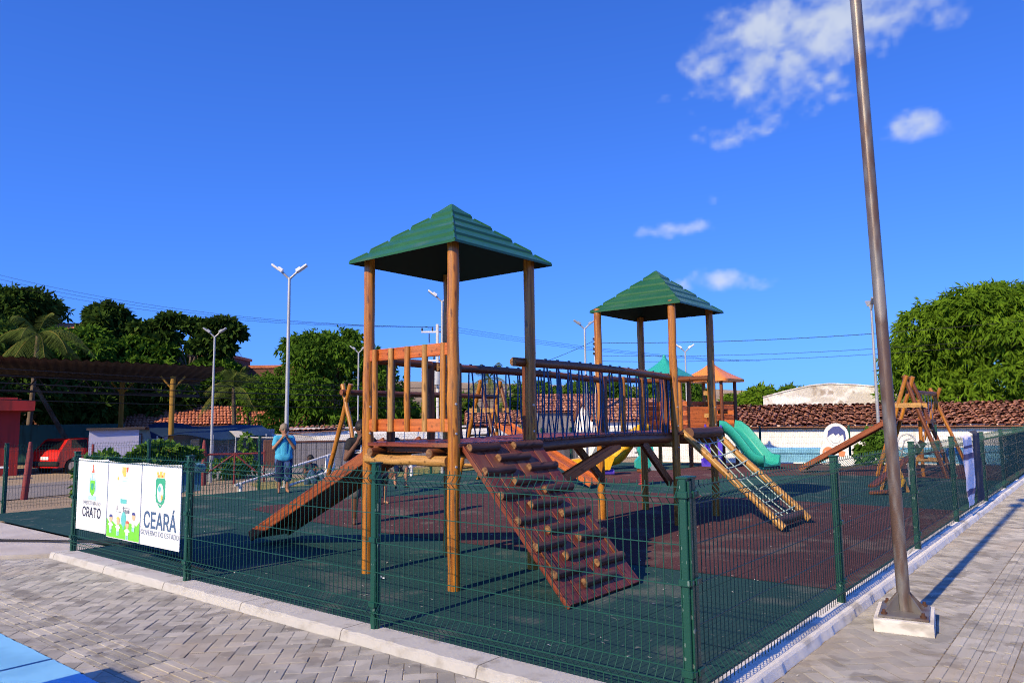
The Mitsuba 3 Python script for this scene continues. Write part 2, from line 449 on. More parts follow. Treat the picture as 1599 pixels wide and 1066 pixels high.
gx = np.unique(np.r_[np.linspace(-400, -90, 8), np.linspace(-90, -24, 24), np.linspace(-24, -9, 16), np.linspace(-9, 30, 8), np.linspace(30, 400, 8)])
gy = np.unique(np.r_[np.linspace(-300, -20, 7), np.linspace(-20, 20, 16), np.linspace(20, 30, 8), np.linspace(30, 120, 16), np.linspace(120, 600, 8)])
X, Y = np.meshgrid(gx, gy, indexing='ij')
V = np.stack([X, Y, terrain(X, Y)], -1).reshape(-1, 3)
ix = np.arange(len(gx) * len(gy)).reshape(len(gx), len(gy))
F = np.stack([ix[:-1, :-1], ix[1:, :-1], ix[1:, 1:], ix[:-1, 1:]], -1).reshape(-1, 4)
struct('ground', MB().add(V, F, V[:, :2]), 'dirt', 'bare sandy ground falling towards the street on the left')


def drape(pg, dz, step=1.0):
    """a sheet over the terrain inside a polygon given as a quad strip between two lines"""
    a, b = pg
    a, b = np.asarray(a, float), np.asarray(b, float)
    n = max(2, int(np.linalg.norm(a[-1] - a[0]) / step))
    t = np.linspace(0, 1, n)
    A = np.stack([np.interp(t, np.linspace(0, 1, len(a)), a[:, k]) for k in (0, 1)], 1)
    B = np.stack([np.interp(t, np.linspace(0, 1, len(b)), b[:, k]) for k in (0, 1)], 1)
    m = 9
    W = np.linspace(0, 1, m)[None, :, None]
    Q = A[:, None] * (1 - W) + B[:, None] * W
    z = terrain(Q[..., 0], Q[..., 1]) + dz
    v = np.concatenate([Q, z[..., None]], -1).reshape(-1, 3)
    i = np.arange(n * m).reshape(n, m)
    f = np.stack([i[:-1, :-1], i[1:, :-1], i[1:, 1:], i[:-1, 1:]], -1).reshape(-1, 4)
    v3 = v[f[:, :3]]; up_ = np.cross(v3[:, 1] - v3[:, 0], v3[:, 2] - v3[:, 0])[:, 2]
    f[up_ < 0] = f[up_ < 0][:, ::-1]
    return MB().add(v, f, v[:, :2])


struct('street', drape(([(-17.6, -30), (-21.5, 0), (-24.0, 14), (-27, 60)], [(-24.5, -30), (-27.0, 0), (-29.0, 14), (-32, 60)]), .02), 'asphalt', 'grey asphalt street beyond the left fence')
struct('grass_verge', drape(([(-13.6, 7.2), (-14.2, 12), (-14.5, 18)], [(-21.0, 10.5), (-22, 15), (-22, 22)]), .025), 'grass', 'dry grass slope below the left fence')

# rubber floor: teal sheet with maroon bands
floor_pg = Polygon([(-12.35, .42), (-7.55, .42), (-7.52, .03), (-.05, .03), (-.05, 21.0), (-12.35, 16.7)])
struct('rubber_floor', MB().sheet(floor_pg, 0.0), 'rubber_teal', 'dark teal rubber safety floor of the playground')
m1 = Polygon([(-9.6, 3.75), (-9.3, 3.35), (-7.44, 3.03), (-5.7, 2.9), (-.055, 2.98), (-.055, 9.2), (-4.8, 9.2), (-5.99, 9.1), (-6.9, 7.9), (-8.3, 6.95), (-9.1, 5.7), (-9.5, 4.5)])
m2 = Polygon([(-6.8, 10.6), (-5.97, 11.8), (-5.24, 13.3), (-4.2, 14.8), (-3.0, 15.3), (-.055, 15.3), (-.055, 20.9), (-7.9, 18.2), (-7.6, 15), (-8.7, 13.3), (-8.3, 10.3)])
put('maroon_area', MB().sheet(m1, .004), 'rubber_maroon', 'rubber_floor', label='wide maroon band of the rubber floor')
put('maroon_area', MB().sheet(m2, .004), 'rubber_maroon', 'rubber_floor', label='far maroon band of the rubber floor')

# concrete apron by the gate, kerbs
struct('apron', MB().poly(Polygon([(-13.0, .415), (-7.6, .415), (-7.63, -.17), (-8.2, -.75), (-9.6, -1.1), (-13.0, -1.1)]), -.16, -.02), 'concrete', 'bare concrete strip before the playground opening')


def rough_strip(x0, x1, y0, y1, z0, z1, step, seed, axis, amp):
    """a cast kerb with a slightly broken edge"""
    rs = np.random.default_rng(seed)
    a0, a1 = (x0, x1) if axis == 0 else (y0, y1)
    n = int((a1 - a0) / step) + 1
    t = np.linspace(a0, a1, n)
    j = np.convolve(rs.normal(0, amp, n + 4), np.ones(5) / 5, 'valid') * 1.7 + rs.normal(0, amp * .5, n)
    lo, hi = (y0, y1) if axis == 0 else (x0, x1)
    ring = lambda out, inn, dz: [(out - np.sign(inn - out) * .04, z0), (out, z1 - .014 + dz), (out + np.sign(inn - out) * .014, z1 + dz), (inn, z1 + dz * .3), (inn, z0)]
    V = []
    outer_lo = axis == 0
    for k in range(n):
        o, i_ = (lo + j[k], hi) if outer_lo else (hi + j[k], lo)
        for (w, z) in ring(o, i_, j[k] * .25):
            V.append((t[k], w, z) if axis == 0 else (w, t[k], z))
    V = np.array(V); mb = MB()
    for c in range(4):
        i = np.arange(n) * 5 + c
        vv = np.empty((n, 2, 3)); vv[:, 0] = V[i]; vv[:, 1] = V[i + 1]
        q = np.arange(n * 2).reshape(n, 2)
        f = np.stack([q[:-1, 0], q[1:, 0], q[1:, 1], q[:-1, 1]], -1)
        if axis == 1: f = f[:, ::-1]
        mb.add(vv.reshape(-1, 3), f, vv.reshape(-1, 3)[:, :2])
    return mb


struct('front_kerb', rough_strip(-7.62, -.06, -.185, .03, -.16, .004, .03, 3, 0, .0045), 'kerb', 'pale concrete kerb under the front fence')
struct('side_kerb', rough_strip(-.06, .115, .002, 40.0, -.16, .006, .04, 4, 1, .0045), 'kerb_white', 'whitish concrete kerb under the right fence')
put('corner_block', MB().box((.0, -.1895 + .095, -.0785), (.118, .19, .16), bevel=.01), 'kerb', 'front_kerb')

# ---- paving: a bed and herringbone blocks laid at 45 degrees
bed = Polygon([(-60, -40), (40, -40), (40, 60), (.09, 60), (.09, -.05), (-7.55, -.17), (-8.2, -.75), (-9.6, -1.1), (-13.0, -1.1), (-60, -1.1)])
struct('pavement', MB().sheet(bed, -.0640), 'joint', 'grey block pavement around the playground')


def paver_template(l, w, h=.02, c=.0035):
    b = [(-l / 2, -w / 2), (l / 2, -w / 2), (l / 2, w / 2), (-l / 2, w / 2)]
    t = [(x - math.copysign(c, x), y - math.copysign(c, y)) for x, y in b]
    mb = MB()
    mb.add([(x, y, 0) for x, y in t], [[0, 1, 2, 3]])
    for k in range(4):
        j = (k + 1) % 4
        mb.add([(*b[k], -c * .8), (*b[j], -c * .8), (*t[j], 0), (*t[k], 0)], [[0, 1, 2, 3]])
        mb.add([(*b[k], -h), (*b[j], -h), (*b[j], -c * .8), (*b[k], -c * .8)], [[0, 1, 2, 3]])
    return mb


keep_out = unary_union([Polygon([(-13.5, 30), (.135, 60), (.135, 0), (.128, -.20), (-7.63, -.20), (-8.22, -.77), (-9.62, -1.12), (-13.2, -1.12), (-14, 1)]),
                        Polygon([tuple(rotz(math.radians(9))[:2, :2] @ np.array(q) + [.46, 2.45]) for q in ((-.19, -.275), (.19, -.275), (.19, .275), (-.19, .275))]), sbox(.785, -6, 1.155, 45), sbox(-14, -1.455, -1.2, -1.095), sbox(-14, -6, -1.2, -1.565)])
Lp, Wp = .20, .10
spots, cuts = [], []
near_edge = keep_out.boundary.buffer(.112)
c45, s45 = math.cos(math.pi / 4), math.sin(math.pi / 4)
for i in range(-190, 190):
    for j in range(-190, 190):
        k = (i - j) % 4
        if k == 0: cx, cy, o = (i + 1) * Wp, (j + .5) * Wp, 0        # lying along u
        elif k == 3: cx, cy, o = (i + .5) * Wp, (j + 1) * Wp, 1      # lying along v
        else: continue
        x, y = c45 * cx - s45 * cy - 1.0, s45 * cx + c45 * cy + .8
        if not (-11.5 < x < 5.4 and -4.6 < y < 19): continue
        if (x - EYE[0]) * FWD[0] + (y - EYE[1]) * FWD[1] < .8: continue
        lat = (x - EYE[0]) * FWD[1] - (y - EYE[1]) * FWD[0]; dep = (x - EYE[0]) * FWD[0] + (y - EYE[1]) * FWD[1]
        if abs(lat) > .80 * dep + 1.4: continue
        a_ = math.pi / 4 + (math.pi / 2 if o else 0)
        if near_edge.contains(Point(x, y)):
            R2 = rotz(a_)[:2, :2]
            cut = Polygon([tuple(R2 @ np.array(q) + [x, y]) for q in ((-.098, -.048), (.098, -.048), (.098, .048), (-.098, .048))]).difference(keep_out)
            for g_ in getattr(cut, 'geoms', [cut]):
                if g_.geom_type == 'Polygon' and g_.area > .0012: cuts.append((dep, g_))
            continue
        if keep_out.contains(Point(x, y)): continue
        spots.append((dep, x, y, a_))
spots.sort()
tmpl = paver_template(Lp - .004, Wp - .004)
variants = ['paver', 'paver_b', 'paver_c', 'paver', 'paver_b']
plies = {m: ply(tmpl, m) for m in set(variants)}
far_pavers = {m: MB() for m in set(variants)}
tv, tf = tmpl.out()[0]
inview = [s_ for s_ in spots if s_[0] > 2.6 and abs((s_[1] - EYE[0]) * FWD[1] - (s_[2] - EYE[1]) * FWD[0]) < .72 * s_[0]]
shown = set(id(s_) for s_ in inview[:300])
for s_ in spots:
    dep, x, y, a = s_
    z = -.060 + rng.normal(0, .0014); a += rng.normal(0, .008)
    m = variants[rng.integers(len(variants))]
    tilt = T4().translate([x, y, z]).rotate([0, 0, 1], math.degrees(a)).rotate([1, 0, 0], rng.normal(0, .45)).rotate([0, 1, 0], rng.normal(0, .3))
    if id(s_) in shown:
        put('paver', plies[m], m, 'pavement', xf=tilt)
    else:
        M = np.array(tilt.matrix)
        far_pavers[m].add(tv @ M[:3, :3].T + M[:3, 3], tf)
for k, (dep, g_) in enumerate(sorted(cuts, key=lambda q: q[0])):
    m = variants[k % 5]
    mb = MB().poly(g_, -.08, -.0602 + .001 * (k % 3 - 1))
    if 2.4 < dep < 7.0 and k < 240: put('cut_paver', mb, m, 'pavement')
    else:
        v_, f_ = mb.out()[0]; far_pavers[m].add(v_, f_)
for m, mb in far_pavers.items():
    if mb.n: put('far_paver', mb, m, 'pavement', kind='stuff', label='grey paving blocks farther along the pavement')

# tactile strips: ribbed tiles
def tactile(x0, x1, y0, y1, along_y):
    k = 0
    size = x1 - x0 if along_y else y1 - y0
    n = int((y1 - y0 if along_y else x1 - x0) / .25)
    for q in range(n):
        mb = MB()
        s0 = (y0 if along_y else x0) + q * .25
        for half in range(2):
            lo = (x0 if along_y else y0) + half * size / 2
            def bx(a0, a1, b0, b1, z0, z1, bev=0):   # a along strip, b across
                if along_y: mb.box(((b0 + b1) / 2, (a0 + a1) / 2, (z0 + z1) / 2), (b1 - b0, a1 - a0, z1 - z0), bevel=bev)
                else: mb.box(((a0 + a1) / 2, (b0 + b1) / 2, (z0 + z1) / 2), (a1 - a0, b1 - b0, z1 - z0), bevel=bev)
            bx(s0 + .002, s0 + .248, lo + .002, lo + size / 2 - .002, -.09, -.061)
            for r_ in range(2):
                c = lo + size / 2 * (.28 + .44 * r_)
                bx(s0 + .012, s0 + .238, c - .016, c + .016, -.0605, -.0545, .002)
        put('tactile_tile', mb, random.choice(['paver', 'paver_b', 'paver_c']), 'pavement')


tactile(.79, 1.15, .6, 14.0, True)
tactile(-11.0, -1.4, -1.45, -1.10, False)

# painted slab at the lower left edge of the view
pb = MB()
for x0, x1, w in ((-9.0, -3.62, 3), (-3.585, -1.3, 5)):
    rs = np.random.default_rng(w)
    xs = np.linspace(x0, x1, 90); e = -1.57 + np.cumsum(rs.normal(0, .0022, 90)) * .5 + rs.normal(0, .002, 90)
    pb.poly(Polygon(list(zip(xs, e)) + [(x1, -6), (x0, -6)]), -.09, -.050)
struct('painted_slab', pb, 'paint_blue', 'sky blue painted concrete slab at the edge of the pavement')
mb = MB().box((-2.95, -3.42, .46), (.44, .4, 1.04), bevel=.02)
solo('concrete_pillar', mb, 'concrete', 'square concrete pillar whose shadow falls on the ribbed paving strip', 'pillar')

# small litter and dry leaves on the floor
mb = MB()
for k in range(420):
    x, y = rng.uniform(-10, -.3), rng.uniform(.2, 12)
    r = rng.uniform(.004, .013)
    a = rng.uniform(0, 6.28)
    q = np.array([[-1.6, 0, .002], [0, -.5, .004], [1.6, 0, .007], [0, .5, .004]]) * [r, r, 1] @ rotz(a).T + [x, y, .006]
    mb.add(q, [[0, 1, 2, 3]])
for k in range(120):
    x, y = (rng.uniform(-7, -.5), rng.uniform(-1.0, -.24)) if k % 2 else (rng.uniform(.14, .6), rng.uniform(.5, 9))
    r = rng.uniform(.004, .010); a = rng.uniform(0, 6.28)
    q = np.array([[-1.5, 0, .002], [0, -.6, .004], [1.5, 0, .007], [0, .6, .004]]) * [r, r, 1] @ rotz(a).T + [x, y, -.056]
    mb.add(q, [[0, 1, 2, 3]])
put('litter', mb, 'litter', kind='stuff', label='tiny scraps and dry leaves scattered over the floor')
labels['litter']['category'] = 'litter'
solo('paper_ball', MB().ball((-3.52, 1.05, .02), .02, 2, (1, .9, .8)).ball((-3.49, 1.07, .012), .012, 2, (1.4, .9, .6)), 'banner', 'crumpled white paper lying on the teal floor behind the front fence', 'paper')

# ------------------------------------------------------------------ welded mesh fences
def wire_panel(length=2.44, r=.0021):
    """one panel along +x from 0, folded towards +y"""
    mb = MB()
    prof = [(0, .03), (0, .08), (.042, .127), (0, .183), (0, .98), (.042, 1.02), (0, 1.068), (0, 1.095)]
    n = int(round(length / .05))
    sq = np.array([(-1, -1), (1, -1), (1, 1), (-1, 1), (-1, -1)]) * r
    for k in range(n + 1):
        x = k * length / n
        P = np.array([(x, y, z) for y, z in prof])
        vv = (P[:, None, :] + np.concatenate([sq, np.zeros((5, 1))], 1)[None]).reshape(-1, 3)
        i = np.arange(len(P) * 5).reshape(len(P), 5)
        f = np.stack([i[:-1, :-1], i[:-1, 1:], i[1:, 1:], i[1:, :-1]], -1).reshape(-1, 4)
        v4 = vv[f].reshape(-1, 3)
        mb.add(v4, np.arange(len(v4)).reshape(-1, 4))
    for y, z in ((0, .08), (.042, .127), (0, .183), (0, .384), (0, .584), (0, .782), (0, .98), (.042, 1.02), (0, 1.068)):
        mb.bar((-.01, y + .0045, z), (length + .01, y + .0045, z), r * 2.2, r * 2.2)
    return mb


PANEL = ply(wire_panel(), 'wire_green')
FINE_PANEL = ply(wire_panel(r=.0016), 'wire_green')


def fence_post(h):
    mb = MB()
    mb.box((0, 0, h / 2 - .06), (.040, .060, h + .12), bevel=.004)
    for sx in (-1, 1):
        mb.box((sx * .026, 0, h / 2 - .06), (.012, .026, h + .10), bevel=.003)
    return mb


def clamp_mesh():
    return MB().box((0, .032, 0), (.062, .022, .034), bevel=.003).box((0, .012, 0), (.075, .03, .026), bevel=.002)


CLAMP = ply(clamp_mesh(), 'fence_green')


def fence(key, label, posts, out, heights=None, z=0.0, group=None, base=False):
    """posts: points along the line; out: +1 folds to the left of the walking direction, -1 to the right"""
    t = thing(key, label, 'fence', group)
    posts = [np.asarray(p, float) for p in posts]
    for i, p in enumerate(posts):
        a, b = posts[max(i - 1, 0)], posts[min(i + 1, len(posts) - 1)]
        d = unit(b - a); ang = math.degrees(math.atan2(d[1], d[0]))
        h = 1.11 if heights is None else heights[i]
        xf = T4().translate([p[0], p[1], z]).rotate([0, 0, 1], ang if out > 0 else ang + 180)
        pk = put('post', fence_post(h), 'fence_green', t, xf=xf)
        for zz in (.165, .60, 1.03):
            put('clamp', CLAMP, 'fence_green', pk, xf=T4().translate([p[0], p[1], z + zz]).rotate([0, 0, 1], ang if out > 0 else ang + 180))
        put('cap', MB().box((0, 0, h + .003), (.064, .068, .012), bevel=.003), 'fence_green', pk, xf=xf)
    for a, b in zip(posts[:-1], posts[1:]):
        L_ = np.linalg.norm(b - a) - .05
        d = unit(b - a)
        o = a + d * .025
        if out > 0: ang = math.atan2(d[1], d[0]); s0 = o
        else: ang = math.atan2(-d[1], -d[0]); s0 = o + d * L_
        nrm = np.array([-math.sin(ang), math.cos(ang)])
        s0 = s0 + nrm * .022
        xf = T4().translate([s0[0], s0[1], z]).rotate([0, 0, 1], math.degrees(ang)).scale([L_ / 2.44, 1, 1])
        put('wire_mesh', FINE_PANEL if key in ('back_fence', 'left_fence') else PANEL, None, t, kind='stuff', xf=xf)
    return t


fence('front_fence', 'green welded wire fence in front, with the three white banners tied to its left panel', [(0, 0), (-2.33, -.02), (-4.91, -.02), (-7.50, 0)], 1, [1.11, 1.12, 1.11, 1.10])
fence('side_fence', 'green welded wire fence along the right kerb, running away from the near corner post', [(0, .045), (0, 2.58), (0, 5.41), (0, 7.91), (0, 10.8), (0, 13.4), (0, 15.8), (0, 18.4), (0, 21.2)], -1,
      [1.11, 1.10, 1.12, 1.11, 1.11, 1.11, 1.11, 1.11, 1.11])
fence('left_fence', 'dark green wire fence closing the far left side of the rubber floor', [(-12.45, .8), (-12.42, 3.1), (-12.4, 5.42), (-12.4, 8.0), (-12.4, 10.5), (-12.4, 13.0), (-12.4, 15.4), (-12.4, 17.0)], 1)
fence('back_fence', 'green wire fence at the back, in front of the white wall', [(-12.4, 17.05), (-9.6, 18.0), (-6.75, 18.98), (-4.4, 19.8), (-2.25, 20.45), (-.06, 21.22)], 1)

# ------------------------------------------------------------------ banners
YB = -.062


class Flat:
    """Draws flat print on a banner: x to the right and z up on the plane y = YB, facing -y. Layers stand 1 mm apart."""

    def __init__(s, root, x0, z0):
        s.root, s.x0, s.z0, s.layer = root, x0, z0, {}

    def M(s, lay):
        M = np.eye(4); M[:3, 0] = [1, 0, 0]; M[:3, 1] = [0, 0, 1]; M[:3, 2] = [0, -1, 0]
        M[:3, 3] = [s.x0, YB - .0035 - .0012 * lay, s.z0]
        return M

    def shape(s, pg, m, lay=0):
        s.layer.setdefault((m, lay), MB()).poly(pg, 0, .0008, s.M(lay))

    def text(s, txt, h, cx, z, m, lay=0, bold=True, sx=1.0):
        t = meshkit.text_mesh(txt, h, .0008, bold)
        b = t.bounds
        t.apply_translation([-(b[0, 0] + b[1, 0]) / 2, 0, 0]); t.apply_scale([sx, 1, 1]); t.apply_translation([cx, z, 0])
        t.apply_transform(s.M(lay))
        s.layer.setdefault((m, lay), MB()).mesh(t)

    def done(s, names):
        for (m, lay), mb in s.layer.items():
            put(names.get(m, 'print'), mb, m, s.root)


def banner(x0, x1, zt, zb, label, seed):
    t = thing('banner', label, 'banner', 'banners on the front fence')
    rs = np.random.default_rng(seed)
    nx, nz = 9, 12
    xs, zs = np.linspace(x0, x1, nx), np.linspace(zb, zt, nz)
    Xg, Zg = np.meshgrid(xs, zs, indexing='ij')
    sag = .012 * np.sin(np.linspace(0, np.pi, nx))[:, None] * (Zg > (zt - .02))
    V = []
    for y in (YB + .002, YB - .002):
        V.append(np.stack([Xg, np.full_like(Xg, y), Zg - sag], -1).reshape(-1, 3))
    i = np.arange(nx * nz).reshape(nx, nz)
    f = np.stack([i[:-1, :-1], i[1:, :-1], i[1:, 1:], i[:-1, 1:]], -1).reshape(-1, 4)
    mb = MB().add(V[1], f).add(V[0], f[:, ::-1])
    mb.box(((x0 + x1) / 2, YB, zb - .001), (x1 - x0, .006, .004)).box((x0 - .001, YB, (zt + zb) / 2), (.003, .006, zt - zb)).box((x1 + .001, YB, (zt + zb) / 2), (.003, .006, zt - zb))
    put('sheet', mb, 'banner', t)
    put('tie', MB().tube([(x0 + .03, YB - .004, zt - .03), (x0 + .02, YB + .03, zt - .02)], .003, 5).tube([(x1 - .03, YB - .004, zt - .03), (x1 - .02, YB + .03, zt - .02)], .003, 5)
        .tube([(x0 + .03, YB - .004, zb + .03), (x0 + .02, YB + .03, zb + .02)], .003, 5).tube([(x1 - .03, YB - .004, zb + .03), (x1 - .02, YB + .03, zb + .02)], .003, 5), 'dark_iron', t)
    return t


def shield(cx, cz, w, h):
    pts = [(-.5, .42), (-.42, .5), (.42, .5), (.5, .42), (.46, .1), (.5, -.1), (.42, -.28), (0, -.5), (-.42, -.28), (-.5, -.1), (-.46, .1)]
    return Polygon([(cx + a * w, cz + b * h) for a, b in pts]).buffer(.006).buffer(-.003)


def ell(cx, cz, a, b, n=20):
    q = np.linspace(0, 2 * np.pi, n, endpoint=False)
    return Polygon([(cx + a * math.cos(t), cz + b * math.sin(t)) for t in q])


# first banner: town crest, PREFEITURA DO CRATO
b1 = banner(-7.29, -6.535, 1.045, .28, 'white banner reading CRATO under a small blue and green town crest', 1)
p = Flat(b1, -6.90, .28)
p.shape(unary_union([sbox(-.085, .40, -.05, .56), sbox(-.035, .44, .0, .60), sbox(.015, .40, .06, .56), sbox(.065, .42, .085, .54)]), 'ink_sky', 0)
p.shape(sbox(-.085, .335, .085, .36).buffer(.012), 'ink_sky', 0)
p.shape(shield(0, .45, .115, .16), 'ink_lime', 1)
p.shape(shield(0, .465, .06, .07), 'ink_green', 2)
p.shape(Polygon([(-.03, .615), (.035, .615), (.012, .66), (.008, .70), (-.008, .70), (-.006, .655)]), 'ink_red', 0)
p.shape(sbox(-.055, .60, .055, .612), 'ink_sky', 1)
p.text('PREFEITURA DO', .040, 0, .272, 'ink_grey', 0, False)
p.text('CRATO', .100, 0, .145, 'ink_navy', 0, True)
p.done({'ink_navy': 'lettering', 'ink_grey': 'lettering', 'ink_sky': 'crest', 'ink_lime': 'crest', 'ink_green': 'crest', 'ink_red': 'crest'})

# second banner: small logos, pale lines, a lawn with children
b2 = banner(-6.515, -5.775, 1.032, .258, 'narrow white banner with a bright green lawn and drawn children along its foot', 2)
p = Flat(b2, -6.145, .258)
W2 = .368
lawn = [(-W2, .004), (W2, .004), (W2, .20), (.30, .15), (.22, .185), (.14, .17), (.05, .14), (-.05, .15), (-.16, .135), (-.25, .17), (-.31, .15), (-W2, .19)]
p.shape(Polygon(lawn), 'ink_lime', 0)
p.shape(unary_union([ell(.02, .20, .055, .075), sbox(.01, .10, .03, .16)]), 'ink_teal', 1)
p.shape(unary_union([sbox(-.055, .655, -.035, .72), sbox(-.025, .635, .035, .72), ell(.0, .655, .035, .035)]), 'ink_gold', 0)
p.shape(Polygon([(.045, .72), (.085, .72), (.07, .665), (.05, .68)]), 'ink_red', 0)
p.shape(ell(-.14, .60, .018, .018), 'ink_gold', 0)
p.shape(unary_union([sbox(-.09, .61, .09, .618), sbox(-.05, .575, .06, .583)] + [sbox(-.20, .53 - .03 * k, .22, .534 - .03 * k) for k in range(4)]), 'ink_sky', 0)
p.shape(sbox(-.07, .355, .07, .40), 'ink_teal', 0)
p.shape(unary_union([sbox(-.15, .29, -.12, .30), sbox(-.145, .26, -.135, .33), sbox(-.10, .26, -.05, .268), sbox(.0, .255, .014, .325), sbox(.03, .26, .06, .30), sbox(.075, .258, .10, .296), sbox(.11, .262, .14, .298), sbox(-.02, .31, .15, .316)]), 'ink_grey', 0)
for cx, cz, hair in ((-.27, .10, 'ink_hair'), (-.10, .085, 'ink_gold'), (.11, .06, 'ink_red'), (.24, .15, 'ink_hair')):
    p.shape(unary_union([ell(cx, cz + .09, .034, .036)]), 'ink_skin', 2)
    p.shape(ell(cx, cz + .113, .034, .02).difference(sbox(cx - .05, cz + .05, cx + .05, cz + .105)), hair, 3)
    p.shape(unary_union([sbox(cx - .03, cz - .01, cx + .03, cz + .052), sbox(cx - .055, cz + .02, cx + .055, cz + .04)]), 'banner', 2)
    p.shape(unary_union([sbox(cx - .024, cz - .055, cx - .006, cz - .01), sbox(cx + .006, cz - .055, cx + .024, cz - .01)]), 'ink_sky', 2)
p.done({k: 'drawing' for k in ('ink_lime', 'ink_teal', 'ink_gold', 'ink_red', 'ink_skin', 'ink_hair', 'ink_sky', 'banner')} | {'ink_grey': 'lettering'})

# third banner: state crest, CEARÁ
b3 = banner(-5.755, -4.985, 1.035, .255, 'white banner reading CEARÁ in large blue letters under a green crest', 3)
p = Flat(b3, -5.37, .255)
p.shape(shield(-.005, .50, .185, .275), 'ink_green', 0)
p.shape(ell(-.005, .505, .062, .088), 'banner', 1)
p.shape(Polygon([(-.02, .49), (.05, .49), (.045, .44), (.015, .415), (-.015, .44)]), 'ink_sky', 2)
p.shape(Polygon([(.012, .488), (.05, .488), (.046, .445), (.014, .42)]), 'ink_gold', 3)
p.shape(ell(-.02, .54, .028, .03), 'ink_teal', 2)
p.shape(unary_union([ell(-.05 + .018 * k, .405 - .004 * k, .006, .006, 8) for k in range(5)]), 'banner', 2)
p.shape(unary_union([sbox(-.075, .645, .065, .675), sbox(-.085, .675, -.05, .70), sbox(-.03, .675, .02, .705), sbox(.04, .675, .075, .70)]), 'ink_gold', 0)
p.shape(unary_union([sbox(-.055, .652, -.035, .668), sbox(.015, .652, .035, .668)]), 'ink_red', 1)
p.text('CEARÁ', .150, .0, .165, 'ink_blue', 0, True, .95)
p.text('GOVERNO DO ESTADO', .046, .0, .095, 'ink_blue', 0, False, 1.08)
p.done({'ink_blue': 'lettering', 'ink_grey': 'lettering'} | {k: 'crest' for k in ('ink_green', 'banner', 'ink_sky', 'ink_gold', 'ink_teal', 'ink_red')})

# ------------------------------------------------------------------ rusty steel lamp column on its block, at the right
t = thing('steel_column', 'tall rusty steel column leaning on a white block at the right', 'column')
base = np.array([.46, 2.45, .042])
top = np.array([.400, 2.40, 4.85])
put('shaft', MB().tube([base + (top - base) * q for q in np.linspace(0, 1, 14)], np.linspace(.0435, .041, 14), 28), 'rusty_steel', t)
put('lamp_arm', MB().tube([top + [0, 0, -.1], top + [0, .12, .12], top + [.02, .35, .2]], .03, 10).tube([top + [0, 0, -.1], top + [0, -.12, .12], top + [-.02, -.35, .2]], .03, 10), 'rusty_steel', t)
put('lamp_head', MB().box(top + [.02, .48, .22], (.2, .36, .09), bevel=.02), 'lamp_white', t)
put('lamp_head', MB().box(top + [-.02, -.48, .22], (.2, .36, .09), bevel=.02), 'lamp_white', t)
RB = rotz(math.radians(9)); cb_ = np.array([.46, 2.45, -.010])
pk = put('base_plate', MB().box(cb_ + [0, 0, .044], (.31, .46, .016), RB, bevel=.003), 'rusty_steel', t)
for a in (54, 144, 234, 324):
    d = rotz(math.radians(a)) @ np.array([1, 0, 0]); o = cb_ + [0, 0, .052]
    w = np.array([-d[1], d[0], 0]) * .005
    tri = [o + d * .05, o + d * .165, o + d * .165 + [0, 0, .012], o + d * .052 + [0, 0, .12]]
    v = np.array([q + w for q in tri] + [q - w for q in tri])
    put('gusset', MB().mesh(trimesh.convex.convex_hull(v)), 'rusty_steel', pk)
for dx, dy in ((-.12, -.18), (.12, -.18), (-.12, .18), (.12, .18)):
    o = cb_ + RB @ np.array([dx, dy, .052])
    put('bolt', MB().tube([o, o + [0, 0, .03]], .011, 8).tube([o, o + [0, 0, .012]], .021, 6), 'rust_bolt', pk)
blk = m3.Manifold.cube([.37, .54, .11], True).refine(6)
q = blk.to_mesh(); v = np.asarray(q.vert_properties)[:, :3].copy(); f = np.asarray(q.tri_verts)
edge = ((np.abs(np.abs(v) - [.185, .27, .055]) < 1e-4).sum(1) >= 2)
v *= 1 - .018 * edge[:, None] * (0.5 + meshkit.noise(v * 30, 4)[:, None])
v += .003 * (np.stack([meshkit.noise(v * 14, k) for k in (1, 2, 3)], -1) - .5)
mb = MB(); vv = (v @ RB.T + cb_ + [0, 0, -.0205])[f].reshape(-1, 3)
put('concrete_block', mb.add(vv, np.arange(len(vv)).reshape(-1, 3)), 'kerb_white', t)

# ------------------------------------------------------------------ the wooden climbing house: two roofed towers and a rope bridge
ph = thing('climbing_house', 'big log climbing house with two green stepped roofs, a rope bridge and two ramps', 'climbing frame')
SEED = [100]


def sd():
    SEED[0] += 1
    return SEED[0]


def logpart(name, p0, p1, r, m='wood_honey', parent=None, end=None, **k):
    key = put(name, MB().log(p0, p1, r, seed=sd(), **k), m, parent or ph)
    if end:
        d = unit(np.asarray(p1, float) - np.asarray(p0, float))
        e = MB()
        for q, s_ in ((np.asarray(p0, float), -1), (np.asarray(p1, float), 1)):
            e.tube([q + d * s_ * .0008, q + d * s_ * .0035], [r * .93, r * .90], 14)
        put('end_grain', e, 'wood_end', key)
    return key


